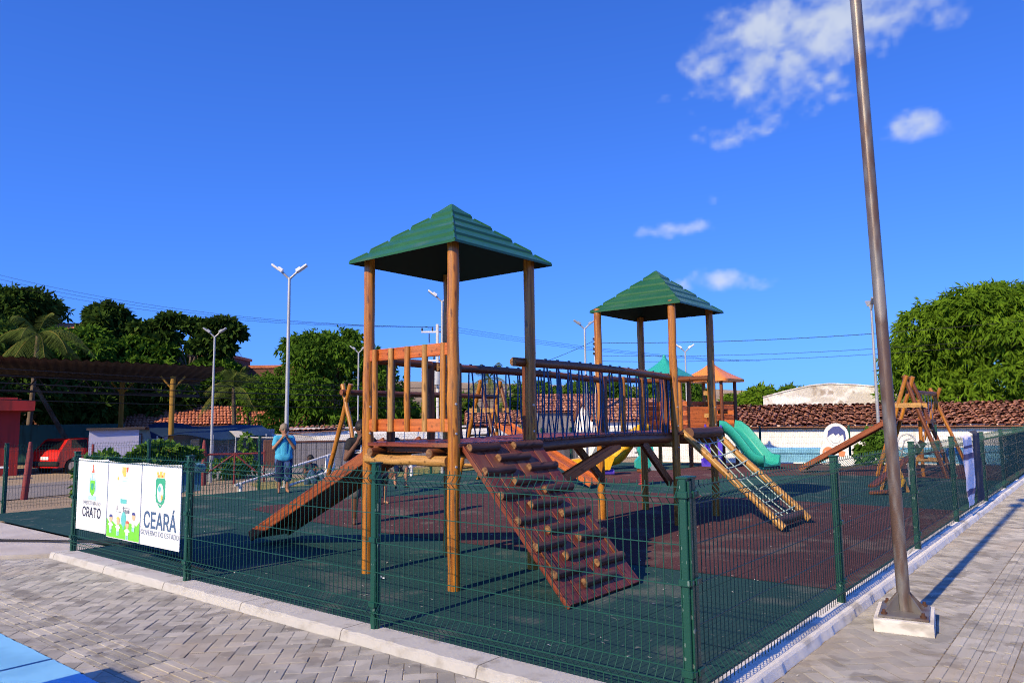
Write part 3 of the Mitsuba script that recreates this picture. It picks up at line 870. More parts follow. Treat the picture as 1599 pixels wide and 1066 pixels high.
def stepped_roof(cx, cy, half, z0, z1, parent, tiers=5):
    mb = MB(); inner = MB()
    hs = np.linspace(half, 0.0, tiers + 1); zs = np.linspace(z0, z1, tiers + 1)
    prof = []
    for k in range(tiers):
        dz = zs[k + 1] - zs[k]
        prof.append((hs[k], zs[k]))
        if k < tiers - 1:
            prof.append((hs[k + 1] + .018, zs[k + 1] - .033))
            prof.append((hs[k + 1] + .004, zs[k + 1] - .026))
        else:
            prof.append((.012, zs[k + 1]))
    prof = [(half, z0 - .022)] + prof
    for (a, za), (b, zb_) in zip(prof[:-1], prof[1:]):
        for q in range(4):
            R = rotz(q * math.pi / 2)
            n_ = 7
            t_ = np.linspace(-1, 1, n_)
            va = np.array([(a, a * w, za - .018 * (a / half) * (1 - w * w) * 0) for w in t_]); vb = np.array([(b, b * w, zb_) for w in t_])
            v = np.vstack([va, vb]) @ R.T + [cx, cy, 0]
            f = [[i, i + 1, n_ + i + 1, n_ + i] for i in range(n_ - 1)]
            mb.add(v, f)
    mb.add(np.array([(.012, .012, z1), (-.012, .012, z1), (-.012, -.012, z1), (.012, -.012, z1)]) + [cx, cy, 0], [[0, 1, 2, 3]])
    key = put('roof', mb, 'roof_green', parent)
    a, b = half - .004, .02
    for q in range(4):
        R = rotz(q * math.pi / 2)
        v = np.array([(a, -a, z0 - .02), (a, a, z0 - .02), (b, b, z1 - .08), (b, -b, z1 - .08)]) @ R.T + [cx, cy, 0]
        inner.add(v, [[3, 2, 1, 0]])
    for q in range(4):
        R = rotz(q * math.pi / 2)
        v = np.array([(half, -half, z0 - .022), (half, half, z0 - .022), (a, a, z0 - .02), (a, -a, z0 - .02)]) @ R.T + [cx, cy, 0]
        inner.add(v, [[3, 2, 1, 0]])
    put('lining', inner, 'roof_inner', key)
    for q in range(4):   # hip ribs
        R = rotz(q * math.pi / 2 + math.pi / 4)
        for k in range(tiers):
            pa = R @ np.array([hs[k] * math.sqrt(2) - .01, 0, 0]) + [cx, cy, zs[k] + .002]
            pb = R @ np.array([max(hs[k + 1] * math.sqrt(2), .0) + .02, 0, 0]) + [cx, cy, zs[k + 1] - .03]
            put('hip_rib', MB().tube([pa, pb], .011, 6), 'roof_green', key)
    return key


T1 = dict(F=(-2.68, 1.13), L=(-3.84, 1.17), R=(-2.69, 2.23), B=(-3.84, 2.27))
T2 = dict(F=(-2.84, 5.58), L=(-4.0, 5.55), R=(-2.83, 6.76), B=(-4.02, 6.84))
for T_ in (T1, T2):
    for k, (x, y) in T_.items():
        logpart('post', (x, y, -.05), (x, y, 2.99), .053, wob=.05, n=20, bend=.003)
        for z in (1.02, 1.55, 1.30):
            put('bolt', MB().tube([(x + .045, y - .02, z), (x + .058, y - .022, z)], .010, 8), 'galvanised', ph)
        if T_ is T1: pass
stepped_roof(-3.235, 1.70, .705, 2.95, 3.54, ph)
stepped_roof(-3.385, 6.21, .715, 2.955, 3.565, ph)


def deck(T_, z, parent):
    xs = [p_[0] for p_ in T_.values()]; ys = [p_[1] for p_ in T_.values()]
    x0, x1, y0, y1 = min(xs) - .02, max(xs) + .06, min(ys) - .0, max(ys) + .02
    d = put('platform', MB().bar((x0 + .1, (y0 + y1) / 2, z - .065), (x1 - .12, (y0 + y1) / 2, z - .065), y1 - y0 - .2, .05), 'wood_brown', parent)
    n = 9
    for k in range(n):
        a, b = y0 + (y1 - y0) * k / n, y0 + (y1 - y0) * (k + 1) / n
        put('plank', MB().box(((x0 + x1) / 2, (a + b) / 2, z - .0175 + .002 * (k % 2)), (x1 - x0, b - a - .008, .035), bevel=.004), 'wood_red', d)


deck(T1, 1.215, ph); deck(T2, 1.215, ph)
# bearers
for T_ in (T1, T2):
    for (a, b) in (('L', 'F'), ('B', 'R')):
        (xa, ya), (xb, yb) = T_[a], T_[b]
        oy = -.035 if a == 'L' else .03
        logpart('bearer', (xa + .03, ya + oy, 1.065), (xb - .03, yb + oy, 1.065), .046, 'wood_pale', bend=.004)
    for xo in (.16, .94):
        x = T_['L'][0] + xo
        logpart('joist', (x, T_['F'][1] - .075, 1.13), (x, T_['R'][1] + .05, 1.13), .040, 'wood_brown', end=True, bend=.003)
# front railing of the near tower
(xl, yl), (xf, yf) = T1['L'], T1['F']
put('rail_board', MB().bar((xl + .03, yl - .01, 2.035), (xf - .03, yf - .01, 2.03), .035, .11, bevel=.005), 'wood_orange', ph)
put('rail_board', MB().bar((xl + .03, yl - .01, 1.375), (xf - .03, yf - .01, 1.37), .035, .115, bevel=.005), 'wood_orange', ph)
for k in range(5):
    x = xl + .155 + (xf - xl - .26) * k / 4
    logpart('baluster', (x, yl - .055, 1.315), (x, yl - .055, 2.085), .0285, ['wood_honey', 'wood_pale'][k % 2], wob=.10, bend=.003)
# short posts and rails on the slide side and at the bridge mouth
for y in (1.42, 1.97):
    logpart('short_post', (-3.80, y, 1.2), (-3.80, y, 2.02), .042, 'wood_brown')
logpart('rail', (-3.80, 1.17, 2.0), (-3.80, 2.27, 1.98), .04, 'wood_brown')
for x in (-2.78, -3.74):
    put('short_post', MB().bar((x, 2.30, 1.19), (x, 2.30, 2.02), .075, .085, up=(1, 0, 0), bevel=.006), 'wood_brown', ph)
    put('short_post', MB().bar((x - .16, 5.50, 1.19), (x - .16, 5.50, 2.0), .075, .085, up=(1, 0, 0), bevel=.006), 'wood_brown', ph)
for x, y in ((-3.94, 6.1), (-3.94, 6.65), (-2.9, 6.86), (-3.4, 6.86)):
    logpart('short_post', (x, y, 1.2), (x, y, 2.02), .042, 'wood_honey')
logpart('rail', (-3.95, 5.6, 1.98), (-3.95, 6.84, 1.98), .04, 'wood_brown')
logpart('rail', (-4.0, 6.86, 1.98), (-2.85, 6.80, 1.98), .04, 'wood_brown')
# the bridge
y0, y1 = 2.22, 5.62


def arch(t): return .022 * math.sin(math.pi * t)


xb = lambda x, t: x - .16 * t
for x in (-2.76, -3.76):
    P_ = [(xb(x, t), y0 + (y1 - y0) * t, 1.135 + arch(t)) for t in np.linspace(0, 1, 12)]
    put('bridge_beam', MB().tube(P_, .058, 14, wob=.04, seed=sd()), 'wood_brown', ph)
    P_ = [(xb(x, t) + (.03 if x > -3 else -.0), y0 - .20 + (y1 - y0 + .22) * t, 1.965 - .02 * t + arch(t)) for t in np.linspace(0, 1, 12)]
    hr = put('hand_rail', MB().tube(P_, .043, 14, wob=.05, seed=sd()), 'wood_brown', ph)
    put('end_grain', MB().tube([np.array(P_[0]) - [0, .0008, 0], np.array(P_[0]) - [0, .004, 0]], [.044, .043], 14), 'wood_end', hr)
    n = 15
    for k in range(n):     # rope loops hanging from the hand rail
        ta, tb = (k + .15) / n, (k + .85) / n
        tm = (ta + tb) / 2
        ya, yb_, ym = (y0 + (y1 - y0) * q for q in (ta, tb, tm))
        zr = 1.965 - .02 * tm + arch(tm)
        zd = 1.20 + arch(tm)
        w = .045 + .012 * math.sin(k * 2.1)
        xx = xb(x, tm) + (.03 if x > -3 else 0)
        P_ = [(xx, ya, zd), (xx + .02, ya + .02, zd + .25), (xx + .01, ym - w * .75, zr - .22), (xx, ym - w * .5, zr - .06), (xx, ym - .012, zr + .052), (xx, ym + .012, zr + .052), (xx, ym + w * .5, zr - .06),
              (xx + .01, ym + w * .75, zr - .22), (xx - .015, yb_ - .02, zd + .25), (xx, yb_, zd)]
        put('rope', MB().tube(P_, .009, 6), 'rope_blue', ph)
    put('rope_lashing', MB().tube([(xb(x, 0) + .0, 2.30 + .006 * q, 1.2 + .09 * q) for q in range(9)], .016, 8), 'rope_blue', ph)
bd = put('bridge_deck', MB().bar((-3.26, y0 + .05, 1.15), (-3.42, y1 - .05, 1.15), .1, .05), 'wood_brown', ph)
for k in range(22):
    t = (k + .5) / 22
    put('plank', MB().box((xb(-3.26, t), y0 + (y1 - y0) * t, 1.20 + arch(t)), (1.06, .135, .032), bevel=.004), 'wood_red', bd)
# braces under the bridge
put('brace', MB().bar((-2.95, 2.55, .60), (-2.86, 4.15, 1.11), .05, .12, bevel=.006), 'wood_orange', ph)
put('brace', MB().bar((-2.90, 5.5, .55), (-2.88, 4.75, 1.11), .05, .11, bevel=.006), 'wood_brown', ph)
put('brace', MB().bar((-3.95, 5.5, .55), (-3.93, 4.75, 1.11), .05, .11, bevel=.006), 'wood_brown', ph)
# climbing ramp with staggered logs
ra, rb = np.array([-2.63, 0, 1.20]), np.array([-1.56, 0, .03])
dn = unit(rb - ra); nrm = np.array([-dn[2], 0, dn[0]]); nrm = nrm if nrm[2] > 0 else -nrm
Rr = np.stack([dn, [0, 1, 0], np.cross(dn, [0, 1, 0])], 1)
Ln = np.linalg.norm(rb - ra)
rk = ph + '__ramp'
labels[rk] = {'label': 'sloping red plank ramp studded with short logs'}
for y_ in (1.28, 2.2):
    put('bearer', MB().bar(ra + [.1, y_, -.16], rb + [0, y_, -.01] - dn * .25, .05, .06), 'wood_brown', rk)
for k in range(6):
    a, b = 1.20 + 1.06 * k / 6, 1.20 + 1.06 * (k + 1) / 6
    put('plank', MB().box((ra + rb) / 2 + [0, (a + b) / 2, -.018 + .003 * (k % 2)], (Ln + rng.uniform(-.01, .012), b - a - .007, .035), Rr, bevel=.005), 'wood_red', rk)
put('side_board', MB().box((ra + rb) / 2 + [0, 1.19, -.02], (Ln + .02, .018, .038), Rr, bevel=.003), 'wood_red', rk)
for col, (ya, yb_) in enumerate(((1.22, 1.60), (1.50, 1.93), (1.82, 2.235))):
    for k in range(6):
        s_ = .05 + (k + (.5 if col == 1 else .0)) * Ln / 6.15
        c = ra + dn * s_ + nrm * .020
        key = put('foot_log', MB().log(c + [0, ya, 0], c + [0, yb_, 0], .036, seed=sd(), bend=.003, wob=.08), 'wood_log', rk)
        put('end_grain', MB().tube([c + [0, ya - .0008, 0], c + [0, ya - .0035, 0]], [.034, .032], 14), 'wood_end', key)
# plank slide of the near tower
sa, sb_ = np.array([-3.86, 0, 1.19]), np.array([-6.22, 0, .06])
ds = unit(sb_ - sa); Rs = np.stack([ds, [0, 1, 0], np.cross(ds, [0, 1, 0])], 1); Ls = np.linalg.norm(sb_ - sa)
up_s = Rs[:, 2] if Rs[2, 2] > 0 else -Rs[:, 2]


def plank_slide(p0, p1, w, parent, name='slide', side='wood_orange', m='wood_orange'):
    """p0, p1: centre of the upper and lower end"""
    p0, p1 = np.asarray(p0, float), np.asarray(p1, float)
    d = unit(p1 - p0); y = unit(np.cross([0, 0, 1], d)); z = np.cross(d, y); R = np.stack([d, y, z], 1); Ln_ = np.linalg.norm(p1 - p0)
    key = fresh(parent + '__' + name)
    labels[key] = {}
    for c_ in (p0 - z * .05 + d * .3, p1 - z * .045 - d * .35):
        put('cross_bar', MB().bar(c_ - y * (w / 2 - .1), c_ + y * (w / 2 - .1), .07, .04), 'wood_brown', key)
    for k in range(5):
        a = -w / 2 + w * (k + .5) / 5
        put('plank', MB().box((p0 + p1) / 2 + y * a, (Ln_, w / 5 - .006, .03), R, bevel=.004), m, key)
    for s_ in (-1, 1):
        put('side_board', MB().box((p0 + p1) / 2 + y * s_ * (w / 2 + .018) + z * .02, (Ln_, .034, .12), R, bevel=.006), side, key)
    return key


plank_slide((-3.9, 1.69, 1.18), (-6.25, 1.69, .07), .46, ph, side='wood_slide', m='wood_slide')
# net ramp of the far tower
na, nb = np.array([-2.80, 0, 1.22]), np.array([-1.53, 0, .055])
nk = put('net_ramp', MB().log(na + [.08, 5.72, -.02], na + [.08, 6.68, -.02], .075, seed=sd()), 'wood_log', ph, label='sloping log frame with a pale rope net')
put('cross_log', MB().log(nb + [-.09, 5.76, .06], nb + [-.09, 6.66, .06], .06, seed=sd()), 'wood_log', nk)
for y in (5.73, 6.70):
    k_ = put('side_log', MB().log(na + [-.02, y, -.0], nb + [.02, y, 0], .047, seed=sd(), n=14, wob=.06), 'wood_pale', nk)
    put('end_grain', MB().tube([nb + [.02, y, 0] + unit(nb - na) * .0008, nb + [.02, y, 0] + unit(nb - na) * .004], [.044, .042], 14), 'wood_end', k_)
    for q in np.linspace(.15, .93, 6):
        c = na + (nb - na) * q + [0, y, 0] + np.array([.03, -.035 if y < 6 else 0, .03])
        put('bolt', MB().ball(c, .012, 1), 'dark_iron', k_)
nn = unit(nb - na); up_n = np.array([-nn[2], 0, nn[0]]); up_n = up_n if up_n[2] > 0 else -up_n


def net_pt(q, y):
    w = (y - 6.215) / .44
    return na + (nb - na) * q + [0, y, 0] - up_n * (.115 * (1 - w * w) * math.sin(math.pi * min(max(q, .02), .98)) ** .6 - .01)


for k in range(5):
    y = 5.85 + .73 * k / 4
    put('rope', MB().tube([net_pt(q, y) for q in np.linspace(.05, .93, 15)], .0085, 6), 'rope_white', nk)
for k in range(7):
    q = .12 + .125 * k
    put('rope', MB().tube([net_pt(q, y) + up_n * .006 for y in np.linspace(5.745, 6.685, 11)], .0095, 6), 'rope_white', nk)
for k in range(5):
    for j in range(7):
        put('knot', MB().ball(net_pt(.12 + .125 * j, 5.85 + .73 * k / 4), .014, 1), 'rope_white', nk)


# ------------------------------------------------------------------ A-frame play frames with slide and swing beam
def a_frame_set(key, label, x0, y0, yend, sx, slide_len, swing_at, end_spread=.62, slide_y=.0):
    """tower of two A-frames at (x0, y0) and (x0, y0 +- .7); beam along y to an end A-frame at yend; slide towards sx"""
    t = thing(key, label, 'play frame')
    sg = 1 if yend > y0 else -1
    ya, yb_ = y0, y0 - sg * .7
    for y in (ya, yb_):
        for s_ in (-1, 1):
            put('leg', MB().log((x0 + s_ * .72, y, -.02), (x0 - s_ * .04, y + s_ * .03, 2.30), .046, seed=sd(), wob=.07), 'wood_honey' if s_ < 0 else 'wood_brown', t)
        put('cross_log', MB().log((x0 - .62, y + .05, .38), (x0 + .62, y + .05, .38), .038, seed=sd()), 'wood_pale', t)
        put('rung', MB().bar((x0 - .30, y - .05, 1.62), (x0 + .30, y - .05, 1.62), .035, .10), 'wood_pale', t)
    pf = t + '__platform'
    for q in (-.42, .42): put('joist', MB().bar((x0 + q, ya, 1.24), (x0 + q, yb_, 1.24), .06, .06), 'wood_brown', pf)
    for k in range(5):
        yy = min(ya, yb_) + .06 + (.7 - .12) * (k + .5) / 5
        put('plank', MB().box((x0, yy, 1.285), (.9, .11, .03)), 'wood_red', pf)
    put('post', MB().log((x0 + .18, (ya + yb_) / 2, 0), (x0 + .18, (ya + yb_) / 2, 1.75), .04, seed=sd()), 'wood_honey', t)
    put('beam', MB().log((x0, yb_ + sg * .2, 1.93), (x0, yend + sg * .12, 1.95), .052, seed=sd(), bend=.004), 'wood_brown', t)
    for s_ in (-1, 1):
        put('leg', MB().log((x0 + s_ * end_spread, yend + sg * .05, -.02), (x0 - s_ * .12, yend, 2.10), .044, seed=sd(), wob=.07), 'wood_honey', t)
    plank_slide((x0 + sx * .42, (ya + yb_) / 2 + slide_y, 1.27), (x0 + sx * (.42 + slide_len), (ya + yb_) / 2 + slide_y, .07), .42, t, side='wood_orange' if sx > 0 else 'wood_slide', m='wood_orange' if sx > 0 else 'wood_slide')
    # ladder rungs on the other side
    for k in range(4):
        put('rung', MB().log((x0 - sx * (.66 - .10 * k), ya, .30 + .25 * k), (x0 - sx * (.66 - .10 * k), yb_, .30 + .25 * k), .025, seed=sd(), n=8), 'wood_pale', t)
    for y in swing_at:
        sk = put('swing_seat', MB().bar((x0, y - .22, .45), (x0, y + .22, .45), .17, .035, bevel=.008), 'wood_red', t)
        for q in (-.2, .2):
            put('chain', MB().tube([(x0, y + q, 1.9), (x0, y + q, .46)], .008, 6), 'galvanised', sk)
    return t


a_frame_set('play_frame', 'log A-frame set with a striped orange slide and swings, behind the rope bridge', -9.45, 9.15, 5.35, 1, 2.45, (6.62, 8.15), slide_y=-.05)
a_frame_set('play_frame', 'log A-frame set with a long red slide, left of the hanging towel', -1.95, 16.05, 18.95, -1, 2.1, (17.3, 18.1), slide_y=.0)

# small log seesaw near the right fence
t = thing('seesaw', 'low log seesaw with a yellow disc by the right fence', 'seesaw')
put('plank', MB().bar((-1.75, 11.0, .14), (-1.35, 12.3, .62), .16, .05, bevel=.01), 'wood_brown', t)
for s_ in (-1, 1):
    put('leg', MB().log((-1.55 + s_ * .22, 11.75, 0), (-1.52 + s_ * .02, 11.7, .56), .04, seed=sd()), 'wood_pale', t)
put('foot', MB().bar((-1.80, 11.0, .03), (-1.50, 11.05, .06), .22, .05, bevel=.01), 'wood_brown', t)
put('disc', MB().tube([(-1.43, 11.45, .22), (-1.39, 11.43, .22)], .13, 18), 'plastic_yellow', t)
put('handle', MB().tube([(-1.48, 12.1, .6), (-1.40, 12.1, .92), (-1.25, 12.12, .98), (-1.15, 12.14, .8)], .014, 8), 'galvanised', t)
t = thing('hoop_rider', 'grey ring and tyre toy on a short stem beyond the third right fence post', 'rider')
put('ring', MB().tube([(-1.62 + .17 * math.cos(a), 13.4 + .05 * math.sin(a), .82 + .19 * math.sin(a)) for a in np.linspace(0, 2 * math.pi, 22, endpoint=False)], .015, 8, closed=True), 'galvanised', t)
put('tyre', MB().tube([(-1.50, 13.4, .62), (-1.32, 13.42, .86)], .075, 14), 'tyre', t)
put('stem', MB().tube([(-1.60, 13.4, 0), (-1.60, 13.4, .64)], .03, 10), 'galvanised', t)


# ------------------------------------------------------------------ plastic playset at the back
def bell_roof(c, half, z0, z1, m, parent):
    mb = MB()
    n, k = 48, 10
    V = []
    for j in range(k + 1):
        q = j / k
        s_ = half * (1 - q) ** 1.45 + .03
        z = z0 + (z1 - z0) * q ** .92
        for i in range(n):
            a = 2 * math.pi * (i + .5) / n
            ca, sa_ = math.cos(a), math.sin(a)
            sq = 1 / max(abs(ca), abs(sa_))
            rr = s_ * (sq * (1 - q * .6) + q * .6) * (1 + .03 * (i % 2))
            V.append((c[0] + rr * ca, c[1] + rr * sa_, z))
    F_ = [[j * n + i, j * n + (i + 1) % n, (j + 1) * n + (i + 1) % n, (j + 1) * n + i] for j in range(k) for i in range(n)]
    mb.add(V, F_)
    lip = [(v[0], v[1], z0 - .07) for v in V[:n]]
    mb.add(V[:n] + lip, [[n + i, n + (i + 1) % n, (i + 1) % n, i] for i in range(n)])
    mb.add(lip, [[0, i + 1, i] for i in range(1, n - 1)])
    mb.ball((c[0], c[1], z1), .05, 2)
    return put('roof', mb, m, parent)


t = thing('plastic_playset', 'playset with teal and orange bell roofs, a teal slide and wood coloured panels', 'playset')
GA, OB = np.array([-8.15, 15.6]), np.array([-7.25, 16.75])
bell_roof(GA, .60, 2.55, 3.14, 'plastic_teal', t)
bell_roof(OB, .66, 2.47, 3.0, 'plastic_orange', t)
for c in (GA, OB):
    for dx in (-.48, .48):
        for dy in (-.48, .48):
            put('post', MB().log((c[0] + dx, c[1] + dy, 0), (c[0] + dx, c[1] + dy, 2.5), .048, seed=sd(), wob=.02), 'wood_brown' if dx > 0 else 'wood_honey', t)
    put('platform', MB().box((c[0], c[1], 1.0), (.96, .96, .07)), 'plastic_grey', t)
    for dx, dy, w, d in ((-.47, 0, .03, .86), (0, .47, .86, .03)):
        for k in range(6):
            put('panel_board', MB().box((c[0] + dx, c[1] + dy, 1.12 + .135 * k), (w, d, .125), bevel=.004), ['wood_red', 'wood_orange'][k % 2], t)
put('panel_board', MB().box((GA[0] + .75, GA[1] + .75, 1.35), (.9, .03, .7), rotz(.9)), 'wood_orange', t)
put('board', MB().box((OB[0] + .1, OB[1] - .47, 2.08), (.3, .03, .12)), 'wood_pale', t)
put('board', MB().box((OB[0] + .1, OB[1] - .47, 1.45), (.3, .03, .12)), 'wood_pale', t)


def chute(P_, w, h, m, parent, name='slide', th=.035):
    """an open plastic slide along P_: floor and two rolled side walls"""
    P_ = np.array(P_, float); mb = MB()
    tg = np.gradient(P_, axis=0)
    sec = [(-w / 2 - .03, h), (-w / 2 + .02, h + .01), (-w / 2 + .045, .07), (-w / 2 + .10, 0), (w / 2 - .10, 0), (w / 2 - .045, .07), (w / 2 - .02, h + .01), (w / 2 + .03, h), (w / 2 + .02, -.04), (-w / 2 - .02, -.04)]
    V = []
    for p_, g in zip(P_, tg):
        d = unit(g); y = unit(np.cross([0, 0, 1], d)); z = np.cross(d, y)
        V += [p_ + y * a + z * b for a, b in sec]
    n = len(sec); F_ = []
    for i in range(len(P_) - 1):
        for k in range(n):
            F_.append([i * n + k, i * n + (k + 1) % n, (i + 1) * n + (k + 1) % n, (i + 1) * n + k])
    v = np.array(V)[np.array(F_)].reshape(-1, 3)
    mb.add(np.array(V), F_)
    for i, o in ((0, 1), (len(P_) - 1, -1)):
        q = np.array(V[i * n:(i + 1) * n]); mb.add(q, [[0, 1, 2], [0, 2, 9], [2, 3, 9], [3, 4, 9], [4, 8, 9], [4, 5, 8], [5, 6, 8], [6, 7, 8]])
    return put(name, mb, m, parent)


slide_prof = [(0, 1.06), (.12, 1.05), (.3, .93), (.5, .74), (.7, .52), (.9, .31), (1.08, .19), (1.25, .15), (1.42, .14)]
d2 = unit([1.0, -.30, 0])
chute([np.array([OB[0] + .5, OB[1] - .2, 0]) + d2 * a * 1.0 + [0, 0, z] for a, z in slide_prof], .66, .24, 'plastic_teal', t)
put('slide_foot', MB().box((OB[0] + 1.62, OB[1] - .54, .05), (.18, .34, .12), rotz(-.29), bevel=.02), 'plastic_teal', t)
chute([np.array([OB[0] + .2, OB[1] - .5, 0]) + np.array([.35 * math.sin(a * 1.1), -a * .75, z * .98]) for a, z in slide_prof], .42, .16, 'plastic_purple', t)
chute([np.array([GA[0] - .5, GA[1] - .3, 0]) + np.array([-a * .5, -a * .7, z]) for a, z in slide_prof], .42, .16, 'plastic_yellow', t)
for s_ in (-1, 1):   # grey climbing arch
    put('arch_panel', MB().poly(Polygon([(-1.0, 0), (-.72, 0), (-.45, .55), (0, .72), (.45, .55), (.72, 0), (1.0, 0), (.62, .75), (.3, .98), (-.3, .98), (-.62, .75)]), -.03, .03,
        mat4(np.stack([[.80, .60, 0], [0, 0, 1], [.60, -.80, 0]], 1), (-8.9 + .3 * s_, 14.4 - .4 * s_, 0))), 'plastic_grey', t)

# spring rider and boat rocker
t = thing('spring_rider', 'teal sea horse shaped rider on a red spring, under the far tower', 'spring rider')
prof = Polygon([(-.16, .02), (.02, -.02), (.14, .05), (.10, .18), (.12, .32), (.20, .36), (.18, .44), (.06, .52), (-.06, .48), (-.10, .36), (-.06, .24), (-.16, .14)]).buffer(.02)
put('body', MB().poly(prof, -.06, .06, mat4(np.stack([[.7, .71, 0], [0, 0, 1], [.71, -.7, 0]], 1), (-6.08, 10.5, .36))), 'plastic_teal', t)
put('spring', MB().tube([(-6.08 + .075 * math.cos(a), 10.5 + .075 * math.sin(a), .02 + a * .0066) for a in np.linspace(0, 2 * math.pi * 5, 70)], .014, 6), 'plastic_red', t)
put('base', MB().tube([(-6.08, 10.5, 0), (-6.08, 10.5, .03)], .12, 16), 'plastic_red', t)
put('seat', MB().box((-6.08, 10.5, .31), (.22, .22, .08), bevel=.02), 'wood_brown', t)
put('handle', MB().tube([(-6.2, 10.36, .68), (-5.95, 10.62, .68)], .014, 8), 'dark_iron', t)
t = thing('boat_rocker', 'yellow rocking toy on a purple base, left of the far tower under the bridge', 'rocker')
o = np.array([-8.45, 12.2, 0])
put('base', MB().tube([o + [-.42, -.32, .08], o + [.42, .32, .08]], .07, 12), 'plastic_purple', t)
hull = Polygon([(-.42, .18), (.40, .16), (.52, .46), (.34, .52), (.18, .34), (-.2, .32), (-.34, .40), (-.5, .38)]).buffer(.02)
put('hull', MB().poly(hull, -.16, .16, mat4(np.stack([[.79, .61, 0], [0, 0, 1], [.61, -.79, 0]], 1), o)), 'plastic_yellow', t)

# cut-out board with a drawn child
t = thing('cutout_board', 'white cut-out board of a drawn child with blue hair and an orange disc', 'sign')
Mb = lambda k: mat4(np.stack([np.array([.945, .327, 0]) * .84, np.array([0, 0, .95]), [.327, -.945, 0]], 1), np.array([-4.42, 18.55, .02]) + np.array([.327, -.945, 0]) * k)
sil = unary_union([ell(.0, .86, .36, .34, 40), ell(-.26, .36, .24, .24, 30), Polygon([(-.3, .55), (.3, .55), (.34, .2), (.45, .02), (.15, .0), (.0, .2), (-.3, .1)]), ell(.33, .12, .15, .14, 20), sbox(-.2, 0, .25, .2)]).buffer(.03)
put('board', MB().poly(sil, 0, .03, Mb(0)), 'paint_white', t)
put('hair', MB().poly(Polygon([(-.27, .82), (-.24, 1.0), (-.1, 1.12), (.1, 1.14), (.27, 1.0), (.30, .78), (.24, .72), (.22, .9), (.12, .86), (.08, .93), (-.02, .87), (-.08, .94), (-.2, .88)]).buffer(.004), 0, .004, Mb(.031)), 'ink_hair', t)
put('disc', MB().poly(ell(-.26, .36, .19, .18, 30), 0, .004, Mb(.031)), 'ink_orange', t)
put('print', MB().poly(unary_union([sbox(-.38, .39, -.14, .405), sbox(-.40, .345, -.12, .36), sbox(-.36, .30, -.18, .312)]), 0, .003, Mb(.037)), 'paint_white', t)
put('shirt', MB().poly(Polygon([(.02, .46), (.26, .40), (.22, .24), (.06, .26)]), 0, .004, Mb(.031)), 'ink_orange', t)
arc = lambda cx, cy, r, a0, a1, w: Polygon([(cx + r * math.cos(a), cy + r * math.sin(a)) for a in np.linspace(a0, a1, 14)] + [(cx + (r - w) * math.cos(a), cy + (r - w) * math.sin(a)) for a in np.linspace(a1, a0, 14)])
put('face', MB().poly(unary_union([arc(-.02, .80, .17, 3.5, 5.9, .013), arc(-.12, .82, .03, .3, 2.8, .01), arc(.10, .82, .03, .3, 2.8, .01), arc(-.02, .76, .02, 3.6, 5.8, .008), arc(.0, .86, .30, 3.2, 6.2, .008)]), 0, .003, Mb(.031)), 'ink_grey', t)


# ------------------------------------------------------------------ people
def chain_body(bones, edge=.018, smooth=6):
    parts = []
    for (a, ra_), (b, rb_) in bones:
        A = m3.Manifold.sphere(ra_, 14).translate([float(q) for q in a]); B = m3.Manifold.sphere(rb_, 14).translate([float(q) for q in b])
        parts.append(m3.Manifold.batch_hull([A, B]))
    M = m3.Manifold.batch_boolean(parts, m3.OpType.Add)
    M = M.refine_to_length(edge)
    q = M.to_mesh()
    tm = trimesh.Trimesh(np.asarray(q.vert_properties)[:, :3], np.asarray(q.tri_verts), process=True)
    trimesh.smoothing.filter_taubin(tm, iterations=smooth)
    return tm


